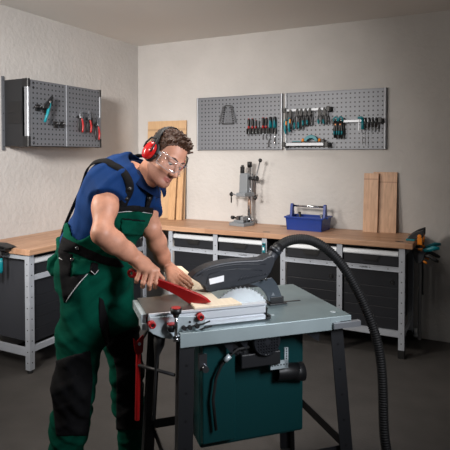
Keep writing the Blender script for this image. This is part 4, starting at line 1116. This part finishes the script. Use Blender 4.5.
for q in (-1, 1):
    v, f = ball((q*.031, .0765, .001), .0128); cc = v[f].mean(1)
    dr = nrm((q*.02, 1, -.45)); m_ = np.where(((cc-np.array((q*.031, .0765, .001))) @ dr) > .0105, 4, 3)
    parts.append((h2w(v), f, m_))
mesh_obj('body', parts, [MS['skin'], MS['stub'], MS['lip'], MS['eye'], MS['iris']], man, man_base)

# --- hair
rs = random.Random(5)
ha = Shape(); ha.ell((0, -.014, .045), (.080, .100, .087), k=.01)
def hl(y): return np.interp(y, [-.13, -.06, -.02, .010, .022, .030, .042, .060, .10], [-.065, -.05, .005, .006, -.006, .03, .062, .080, .088])
def scalp(u, v_):       # u side -1..1, v front..back angle
    th = v_; x = .078*u; rem = math.sqrt(max(0, 1-u*u*.9)); return np.array([x, -.014+.097*rem*math.sin(th), .047+.087*rem*math.cos(th)])
for i in range(170):
    u = rs.uniform(-.93, .93); v_ = rs.uniform(-1.3, 1.08); p = scalp(u, v_)
    if p[2] < hl(p[1])+.006: continue
    n_ = nrm(p-np.array([0, -.014, .03])); front = max(0, v_)/1.08
    fl = np.array([.25*u+rs.uniform(-.25, .25), .75+rs.uniform(-.3, .3), .15+.55*front+rs.uniform(-.15, .25)])
    Ln = (.011+.024*front)*rs.uniform(.7, 1.25)*(1-.45*abs(u))
    q = p+nrm(n_*.75+fl*.8)*Ln
    ha.cone(p-n_*.004, q, .0095, .0035, .004)
X, d, a0, h0 = ha.grid(.0034, .012)
d = np.maximum(d, (hl(X[..., 1])-X[..., 2])*.8+.003*np.sin(X[..., 0]*400)*np.sin(X[..., 1]*330))
d = d+.0012*np.sin(X[..., 0]*520+X[..., 1]*140)*np.sin(X[..., 1]*190+X[..., 2]*260)
V, Q = surface(d, a0, h0)
hp = [(h2w(smooth_mesh(V, Q, 1, .3)), Q, 0)]
br_ = Shape()
for q in (-1, 1): br_.chain([np.array((q*.013, .0935, .0235)), np.array((q*.030, .0885, .0285)), np.array((q*.047, .0765, .0245))], [.0035, .0038, .0024], .003)
X, d, a0, h0 = br_.grid(.0022, .006); V, Q = surface(d, a0, h0); hp.append((h2w(V), Q, 0))
mesh_obj('hair', hp, [MS['hair']], man, man_base, 'short brown hair swept forward')

# --- ear defenders
ed = bpy.data.objects.new('ear_defenders', None); COL.objects.link(ed); ed.parent = man
ed = None
def tow(m):  m.v = [tuple(q) for q in h2w(np.array(m.v))]; return m
bandpts = [np.array((.092*math.sin(t), -.010-.046*max(0, math.cos(t)), .040+.092*math.cos(t))) for t in np.linspace(-1.75, 1.75, 41)]
m = MB(); m.tube(bandpts, [.0045]*41, 10, flat=4.0, up=(1, 0, .01)); ed = tow(m).build('ear_defenders', MS['pad'], man, world=True, label='black headband with red ear cups')
for q in (-1, 1):
    m = MB(); prof = [(.0, .030), (.008, .033), (.018, .034), (.027, .030), (.033, .020), (.036, .0)]
    nseg = 24; vs = []; fs = []
    for (xx, rr) in prof:
        for k in range(nseg):
            t = 2*PI*k/nseg; sx = 1.0
            vs.append((q*(.086+xx), -.006+rr*.92*math.cos(t), -.004+rr*1.28*math.sin(t)))
    for i in range(len(prof)-1):
        for k in range(nseg): fs.append((i*nseg+k, i*nseg+(k+1) % nseg, (i+1)*nseg+(k+1) % nseg, (i+1)*nseg+k))
    fs.append(tuple(range(nseg))); m.add(vs, fs, 0, True); tow(m).build('ear_cup', MS['cup'], ed, world=True, label='glossy red ear cup')
    m = MB(); pts_ = [np.array((q*.080, -.006+.027*math.cos(t), -.004+.038*math.sin(t))) for t in np.linspace(0, 2*PI, 29)]
    m.tube(pts_, .010, 10); tow(m).build('cushion', MS['pad'], ed, world=True)
    m = MB(); m.tube([(q*.093, -.011, .060), (q*.112, -.026, .050), (q*.116, -.034, .020), (q*.114, -.032, -.006)], [.0045]*4, 8); m.tube([(q*.093, -.009, .060), (q*.112, .014, .050), (q*.116, .022, .022), (q*.114, .022, -.002)], [.0035]*4, 8); tow(m).build('yoke', MS['pad'], ed, world=True)
# --- safety glasses
m = MB(); n = 33; vs = []; fs = []
for lay, off in enumerate((0, .0022)):
    for i in range(n):
        t = math.radians(-82+164*i/(n-1)); r_ = .074+off; x = r_*math.sin(t); y = .030+(.088+off)*math.cos(t)
        nose = math.exp(-(t/.16)**2)*.020
        for z in (-.030+nose, -.010+nose*.4, .008, .024-.003*math.cos(t*2)): vs.append((x, y+(.004 if z > 0 else 0), z))
o2 = n*4
for i in range(n-1):
    for j in range(3):
        a = i*4+j; fs.append((a, a+4, a+5, a+1)); fs.append((o2+a, o2+a+1, o2+a+5, o2+a+4))
    fs.append((i*4, o2+i*4, o2+i*4+4, i*4+4)); fs.append((i*4+3, i*4+7, o2+i*4+7, o2+i*4+3))
m.add(vs, fs, 0, True); gl = tow(m).build('safety_glasses', MS['lens'], man, world=True, label='clear safety glasses')
m = MB()
up_ = [np.array((.075*math.sin(t), .034+.089*math.cos(t), .025-.003*math.cos(2*t))) for t in np.linspace(-1.43, 1.43, 31)]
lw_ = [np.array((.075*math.sin(t), .030+.089*math.cos(t), -.030+math.exp(-(t/.16)**2)*.020)) for t in np.linspace(-1.43, 1.43, 41)]
m.tube(up_, .0019, 8); m.tube(lw_, .0017, 8)
tow(m).build('rim', MS['lensedge'], gl, world=True)
for q in (-1, 1):
    m = MB(); m.tube([(q*.0745, .042, .012), (q*.079, .02, .012), (q*.080, -.02, .010)], [.0085, .007, .005], 10, flat=.3, up=(0, 0, 1)); m.tube([(q*.0745, .044, .025), (q*.0745, .044, -.029)], .0025, 8); tow(m).build('temple_arm', MS['lensedge'], gl, world=True)

# --- clothes
def trace(S, x, y, d0=1.5, d1=2.9, off=0.0):
    r = ray(x, y); t = d0
    for _ in range(90):
        q = S.at((CAM+r*t)[None])[0]
        if q < .0006: break
        t += q*.8
        if t > d1: return None
    return CAM+r*(t-off)
def projpx(X):
    q = X-CAM; z = q @ FW; return 225+F*(q @ RT)/z, PY-F*(q @ UP)/z, z
def poly_sdf(px, py, poly):
    n = len(poly); d = np.full(px.shape, 1e9); ins = np.zeros(px.shape, bool)
    for i in range(n):
        ax_, ay_ = poly[i]; bx_, by_ = poly[(i+1) % n]; ex, ey = bx_-ax_, by_-ay_
        wx, wy = px-ax_, py-ay_; t = np.clip((wx*ex+wy*ey)/(ex*ex+ey*ey), 0, 1)
        d = np.minimum(d, (wx-ex*t)**2+(wy-ey*t)**2)
        c_ = (ay_ > py) != (by_ > py); xi = ax_+(py-ay_)*ex/(ey if abs(ey) > 1e-9 else 1e-9); ins ^= c_ & (px < xi)
    d = np.sqrt(d); return np.where(ins, -d, d)
# shirt
sh = torso(.013)
hemR = shR*.66+elR*.34; hemL = shL*.36+elL*.64
sh2 = Shape(); sh2.cone(shR, shR*.45+elR*.55, .074, .069, .03); sh3 = Shape(); sh3.cone(shL, shL*.2+elL*.8, .069, .060, .03)
X, d, a0, h0 = sh.grid(.0062, .06)
def folds(X, amp, f=1.0):
    u = (X-pel) @ spn; l = (X-pel) @ RT; q = (X-pel) @ HZ
    return amp*(np.sin((u*60+l*38)*f)*np.sin((l*26-u*18+q*30)*f)+.7*np.sin((u*34-l*58+q*20)*f))
def smn(a, b, k): h = np.maximum(k-np.abs(a-b), 0)/k; return np.minimum(a, b)-h*h*k/4
for S_, hem, el, sj in ((sh2, hemR, elR, shR), (sh3, hemL, elL, shL)):
    ds = S_.at(X); ds = np.maximum(ds, (X-hem) @ nrm(el-sj)); d = smn(d, ds, .03)
sp = torso(.008)
d = d+folds(X, .0024)-.005*np.maximum(0, np.abs(np.sin((X @ RT)*30-X[..., 2]*21+1.4*np.sin(X[..., 2]*15)))-.75)/.25
d = np.maximum(d, (P(90, 262, 2.25)-X) @ spn)                       # tucked in below the waistband
cax = nrm(spn*.75+nrm(hd0-nek)*.25); qn = X-nek; hn = qn @ cax
d = np.maximum(d, np.minimum(hn-.030, .088-np.linalg.norm(qn-hn[..., None]*cax, axis=-1)))
V, Q = surface(d, a0, h0); shirt = mesh_obj('polo_shirt', [(smooth_mesh(V, Q, 1, .4), Q, 0)], [MS['shirt']], man, man_base, 'royal blue polo shirt')
# collar: a rolled band around the neck, and the sleeve cuffs
nd = nrm(spn*.75+nrm(hd0-nek)*.25); 
e1 = nrm(fr2_-nd*(fr2_ @ nd)); e2 = np.cross(nd, e1)
m = MB(); ns = 40; vs = []; fs = []
lay = [(.080, -.010), (.070, .018), (.065, .048), (.070, .055), (.092, .042), (.120, .016)]
for (rr, hh) in lay:
    for k in range(ns+1):
        t = 2*PI*(k/ns)*.955+.14; op_ = math.cos(t); fr_open = max(0, op_)**3
        c = nek+nd*(hh-.026*fr_open)+e1*(math.cos(t)*(rr+.010*fr_open))+e2*math.sin(t)*rr*1.02; vs.append(c)
for i in range(len(lay)-1):
    for k in range(ns): fs.append((i*(ns+1)+k, i*(ns+1)+k+1, (i+1)*(ns+1)+k+1, (i+1)*(ns+1)+k))
m.add(vs, fs, 0, True); cl = m.build('collar', MS['collar'], shirt, world=True); so_ = cl.modifiers.new('thick', 'SOLIDIFY'); so_.thickness = .003
# trousers with bib: one green cloth solid
tr = torso(.026); legs(.014, tr)
X, d, a0, h0 = tr.grid(.0066, .05)
px, py, dz = projpx(X)
leg_f = folds(X, .0034, .8)-.0045*np.maximum(0, np.abs(np.sin((X @ RT)*34+X[..., 2]*23+1.5*np.sin(X[..., 2]*17)))-.72)/.28-.004*np.maximum(0, np.abs(np.sin((X @ RT)*21-X[..., 2]*38+1.2*np.sin((X @ HZ)*22)))-.75)/.25
zl = X[..., 2]
d = d+leg_f+.003*np.sin(zl*70+px*.35)*np.exp(-((zl-.52)/.12)**2)+.004*np.sin((px-92)*.30+(py-285)*.42)*np.exp(-(((px-98)/16)**2+((py-288)/16)**2))
bibp = [(118.5, 207), (135, 206), (152.5, 209), (153, 216), (146, 229), (140, 245), (136, 300), (40, 300), (52, 262), (62, 243), (64, 224), (67.5, 222), (72, 236), (79, 241), (88, 236.5), (97, 229), (108, 219), (115.5, 213)]
bs = poly_sdf(px, py, bibp)*.0043
wtop = (X-P(95, 250, 2.27)) @ spn                                   # height above the waist line
up_reg = np.maximum(bs, dz-2.36)
dtr = np.maximum(d, np.minimum(wtop, up_reg))
dtr = np.maximum(dtr, .045-X[..., 2])
V, Q = surface(dtr, a0, h0); trs = mesh_obj('bib_overalls', [(smooth_mesh(V, Q, 1, .4), Q, 0)], [MS['green']], man, man_base, 'green bib overalls with black panels')
def biggest(V, Q):
    lab = np.arange(len(V))
    while True:
        m = lab[Q].min(1); n_ = lab.copy()
        for k in range(4): np.minimum.at(n_, Q[:, k], m)
        n_ = n_[n_]
        if (n_ == lab).all(): break
        lab = n_
    u, c = np.unique(lab, return_counts=True); w = u[c.argmax()]; keep = lab[Q[:, 0]] == w
    Q = Q[keep]; used = np.unique(Q); re = -np.ones(len(V), int); re[used] = np.arange(len(used)); return V[used], re[Q]
def panel(name, poly, off, m, dmax=2.36, label=None, parent=None, dmin=0):
    dd = np.maximum(d-off, np.maximum(poly_sdf(px, py, poly)*.0043, dz-dmax)); dd = np.maximum(dd, dmin-dz)
    dd = np.maximum(dd, -(d+.008))
    if not (dd < 0).any(): return None
    V, Q = surface(dd, a0, h0); V, Q = biggest(V, Q); return mesh_obj(name, [(smooth_mesh(V, Q, 1, .35), Q, 0)], [m], parent or trs, man_base, label)
K = MS['blk']
panel('waistband', [(62, 236), (70, 240), (77, 243.5), (90, 249.5), (104, 256), (119, 259), (126, 268), (118, 268), (103, 264.5), (88, 259.5), (75, 254), (58, 250)], .0045, K, label='black elastic waistband')
panel('holster_pocket', [(58, 249), (73, 254), (70.5, 276.5), (88, 273.5), (66, 303), (63.5, 303), (60, 280)], .005, K, 2.24, 'black holster pocket')
panel('flap_pocket', [(73.5, 256), (92, 261), (91, 272), (82, 275), (72, 275.5)], .009, MS['green'], 2.24)
panel('tool_loop', [(91, 262), (98, 263), (98.5, 272), (93, 276), (88.5, 271)], .011, K, 2.26, 'black tool loop')
panel('knee_pad', [(44, 364), (57, 360), (73, 354.5), (90.5, 350.5), (93, 380), (88, 436), (56, 436), (52, 400)], .006, K, 2.20, 'black knee pad pocket')
panel('knee_pad', [(110, 338), (124, 331.5), (140, 324.5), (146, 350), (142, 430), (116, 430), (116.5, 372), (112, 354)], .006, K, 2.44, 'black knee pad pocket')
panel('inner_leg_panel', [(98.5, 296), (103.5, 300), (108, 318), (111, 338), (112.5, 358), (105, 345), (99, 325)], .005, K, 2.44, 'black inner leg panel')
panel('bib_band', [(117, 206), (135, 205), (153.5, 208), (153.5, 214), (135, 211.5), (116.5, 212.8)], .005, K, 2.36, 'black band along the top of the bib')
panel('bib_pocket', [(121, 219), (146, 221.5), (143, 236), (120.5, 234.5)], .007, MS['green'], 2.36)
panel('pocket_zip', [(122, 218), (145.5, 220.3), (145.3, 222), (122, 219.8)], .010, K, 2.36, 'black pocket zip')
# side pocket flap that sticks out on his far left hip of the picture
def ribbon(name, pts, r, m, parent, flat=.35, S_=None, off=.0, label=None):
    W_ = []
    for q in pts:
        if len(q) == 2:
            t = trace(S_, q[0], q[1], off=off)
            if t is not None: W_.append(t)
        else: W_.append(np.array(q))
    mb = MB(); mb.tube(catmull([Vector(w) for w in W_], 6) if len(W_) > 2 else W_, r, 8, flat=1.0) if flat == 1 else strap(mb, W_, r, flat)
    return mb.build(name, m, parent, world=True, label=label)
def strap(mb, W_, hw, th):
    pts_ = catmull([Vector(w) for w in W_], 6); vs = []; fs = []
    for i, p in enumerate(pts_):
        t = (pts_[min(i+1, len(pts_)-1)]-pts_[max(0, i-1)]).normalized(); pa = np.array(p)
        e = .01; g = np.array([sh.at((pa+e*v)[None])[0]-sh.at((pa-e*v)[None])[0] for v in np.eye(3)]); nn = Vector(nrm(g)); nn = (nn-t*nn.dot(t)).normalized(); sdv = t.cross(nn)
        for (a, b) in ((-hw, -th), (hw, -th), (hw, th), (-hw, th)): vs.append(p+sdv*a+nn*b)
    n_ = len(pts_)
    for i in range(n_-1):
        for k in range(4): fs.append((i*4+k, i*4+(k+1) % 4, (i+1)*4+(k+1) % 4, (i+1)*4+k))
    fs += [(0, 1, 2, 3), tuple((n_-1)*4+k for k in range(4))]
    mb.add(vs, fs, 0, True)
def backpt(p, off=.011):        # closest place outside the shirt along its gradient
    p = np.array(p, float)
    for _ in range(8):
        q = sh.at(p[None])[0]-off; g = np.array([sh.at((p+.004*v)[None])[0]-sh.at((p-.004*v)[None])[0] for v in np.eye(3)])/.008
        p = p-g*q/max(.2, g @ g)
    return p
top_ = trace(sh, 113, 166, off=.004)
bk = [backpt(top_-fr2_*.05-spn*.0), backpt(top_-fr2_*.11-spn*.05+sd*.01), backpt(che-fr2_*.14-spn*.02-sd*.06), backpt(wai-fr2_*.13+spn*.03-sd*.06), backpt(wai-fr2_*.13-spn*.06-sd*.04)]
st = ribbon('shoulder_strap', [(121.5, 209), (124.5, 201), (128.5, 193.5), (130, 187), (128.2, 180), (124, 173), (118.5, 168), (113, 165)]+bk, .017, K, trs, .0026, sh, .010, 'black shoulder strap')
for (x, y) in ((129.6, 189), (126.2, 198.5)):
    a = trace(sh, x, y, off=.013); mb = MB(); mb.sphere(a, .012, 12, sc=(1, 1, .75)); mb.build('buckle', MT['black'], st, world=True)
topL = trace(sh, 150.5, 187, off=.004)
lb_ = [backpt(topL+spn*.02-fr2_*.06+sd*.09), backpt(topL+spn*.0-fr2_*.14+sd*.07), backpt(che-fr2_*.14+sd*.05), backpt(wai-fr2_*.13-spn*.03+sd*.01)]
st2 = ribbon('shoulder_strap', [(146.5, 210), (148.5, 202), (150, 195), (150.5, 188)]+lb_, .015, K, trs, .0026, sh, .010, 'black shoulder strap')
a = trace(sh, 149, 198, off=.013); MB().sphere(a, .012, 12, sc=(1, 1, .8)).build('buckle', MT['black'], st2, world=True)
def piping(pts, r=.0018, off=.004, S_=tr):
    W_ = [trace(S_, x, y, off=off) for x, y in pts]; W_ = [Vector(w) for w in W_ if w is not None]
    if len(W_) > 1: mb = MB(); mb.tube(W_, r, 6); mb.build('reflective_piping', MS['pipe'], trs, world=True, label='light reflective piping')
piping([(87.5, 274), (81, 281), (75, 288.5), (69.5, 296), (66, 302)], off=.012)
piping([(117, 212.6), (126, 211.6), (135, 211.2), (144, 212.4), (152, 213.6)], .0014, .012)
piping([(59, 258), (63, 260), (67, 261)], off=.012); piping([(91, 271), (95, 274.5), (98.5, 270)], .0014, .018)
for (x, y) in ((77.2, 248.2), (72, 259.5)):
    a = trace(tr, x, y, off=.011); r = nrm(CAM-a); mb = MB(); mb.tube([a-r*.006, a+r*.003, a+r*.005], [.0072, .0072, .005], 14); mb.build('snap_button', MT['chrome'], trs, world=True, label='silver snap button')
# loose flap pocket at the hip
fl_ = Shape(); c = P(56.5, 266, 2.17); fl_.ell(c, (.040, .018, .045), np.array([RT, HZ, ZZ]), .01); fl_.ell(c+ZZ*.03-RT*.008, (.030, .016, .018), np.array([nrm(RT+ZZ*.4), HZ, nrm(ZZ-RT*.4)]), .01); fl_.cone(c-ZZ*.02+RT*.012, c-ZZ*.16+RT*.035, .018, .012, .02)
Xf, df, af, hf = fl_.grid(.005, .02); df = df+.003*np.sin((Xf @ RT)*160)*np.sin(Xf[..., 2]*110); V, Q = surface(df, af, hf); mesh_obj('hip_pocket', [(V, Q, 0)], [MS['green']], trs, man_base)
# shoes
for a_ in (ankR, ankL):
    s = Shape(); g = a_.copy(); g[2] = 0
    s.cone(g+ZZ*.085-frt*.01, g+ZZ*.05+frt*.10, .05, .044, .03); s.cone(g+ZZ*.05+frt*.10, g+ZZ*.042+frt*.18, .046, .038, .03); s.cone(g+ZZ*.05-frt*.05, g+ZZ*.11-frt*.02, .046, .048, .03)
    X_, d_, aa, hh = s.grid(.007, .02); d_ = np.maximum(d_, .0015-X_[..., 2]); V, Q = surface(d_, aa, hh); cz = V[Q].mean(1)[:, 2]
    mesh_obj('work_shoe', [(V, Q, np.where(cz < .022, 1, 0))], [MS['blk'], MT['rubber']], man, man_base)
# ================================================================ camera and light
cd = bpy.data.cameras.new('camera'); co = bpy.data.objects.new('camera', cd); COL.objects.link(co)
cd.sensor_fit = 'HORIZONTAL'; cd.sensor_width = 36; cd.lens = F/450*36
cd.shift_x = 0; cd.shift_y = -(225-PY)/450; cd.clip_start = .05
Mx = Matrix(((RT[0], UP[0], -FW[0], CAM[0]), (RT[1], UP[1], -FW[1], CAM[1]), (RT[2], UP[2], -FW[2], CAM[2]), (0, 0, 0, 1)))
co.matrix_world = Mx
SC.camera = co
def lookat(o, tgt):
    d = Vector(tgt)-o.location; o.rotation_euler = d.to_track_quat('-Z', 'Y').to_euler()
def area(name, loc, tgt, size, power, rgb=(255, 250, 244), sy=None, spread=None):
    l = bpy.data.lights.new(name, 'AREA'); l.energy = power; l.color = lin(rgb); l.size = size
    if sy: l.shape = 'RECTANGLE'; l.size_y = sy
    if spread: l.spread = math.radians(spread)
    o = bpy.data.objects.new(name, l); COL.objects.link(o); o.location = loc; lookat(o, tgt); return o
area('softbox_left', (.55, -3.5, 2.05), (1.75, -2.3, 1.2), .35, 17, (255, 246, 236), .5, 110)
area('softbox_key', (1.7, -4.4, 2.25), (.6, -.9, 1.5), .5, 29, (255, 249, 243), .5, 65)
area('softbox_right', (3.95, -3.1, 1.85), (1.9, -2.55, 1.1), .4, 12, (246, 248, 255), .8, 90)
area('added_top_fill', (1.3, -1.3, 2.58), (1.3, -.9, .8), .8, 7, (255, 250, 244), .3, 100)  # added fill from above to brighten the back worktop, not a room fitting
area('added_top_fill', (2.1, -2.5, 2.58), (2.1, -2.4, .8), .6, 9, (255, 250, 244), .6, 110)  # invented top light over the saw, lifting the arms, workpiece and table
w_ = bpy.data.worlds.new('world'); SC.world = w_; w_.use_nodes = True
w_.node_tree.nodes['Background'].inputs['Color'].default_value = (.9, .95, 1, 1); w_.node_tree.nodes['Background'].inputs['Strength'].default_value = .03
SC.view_settings.view_transform = 'Standard'; SC.view_settings.look = 'None'; SC.view_settings.exposure = 0; SC.view_settings.gamma = 1; SC.view_settings.use_curve_mapping = False
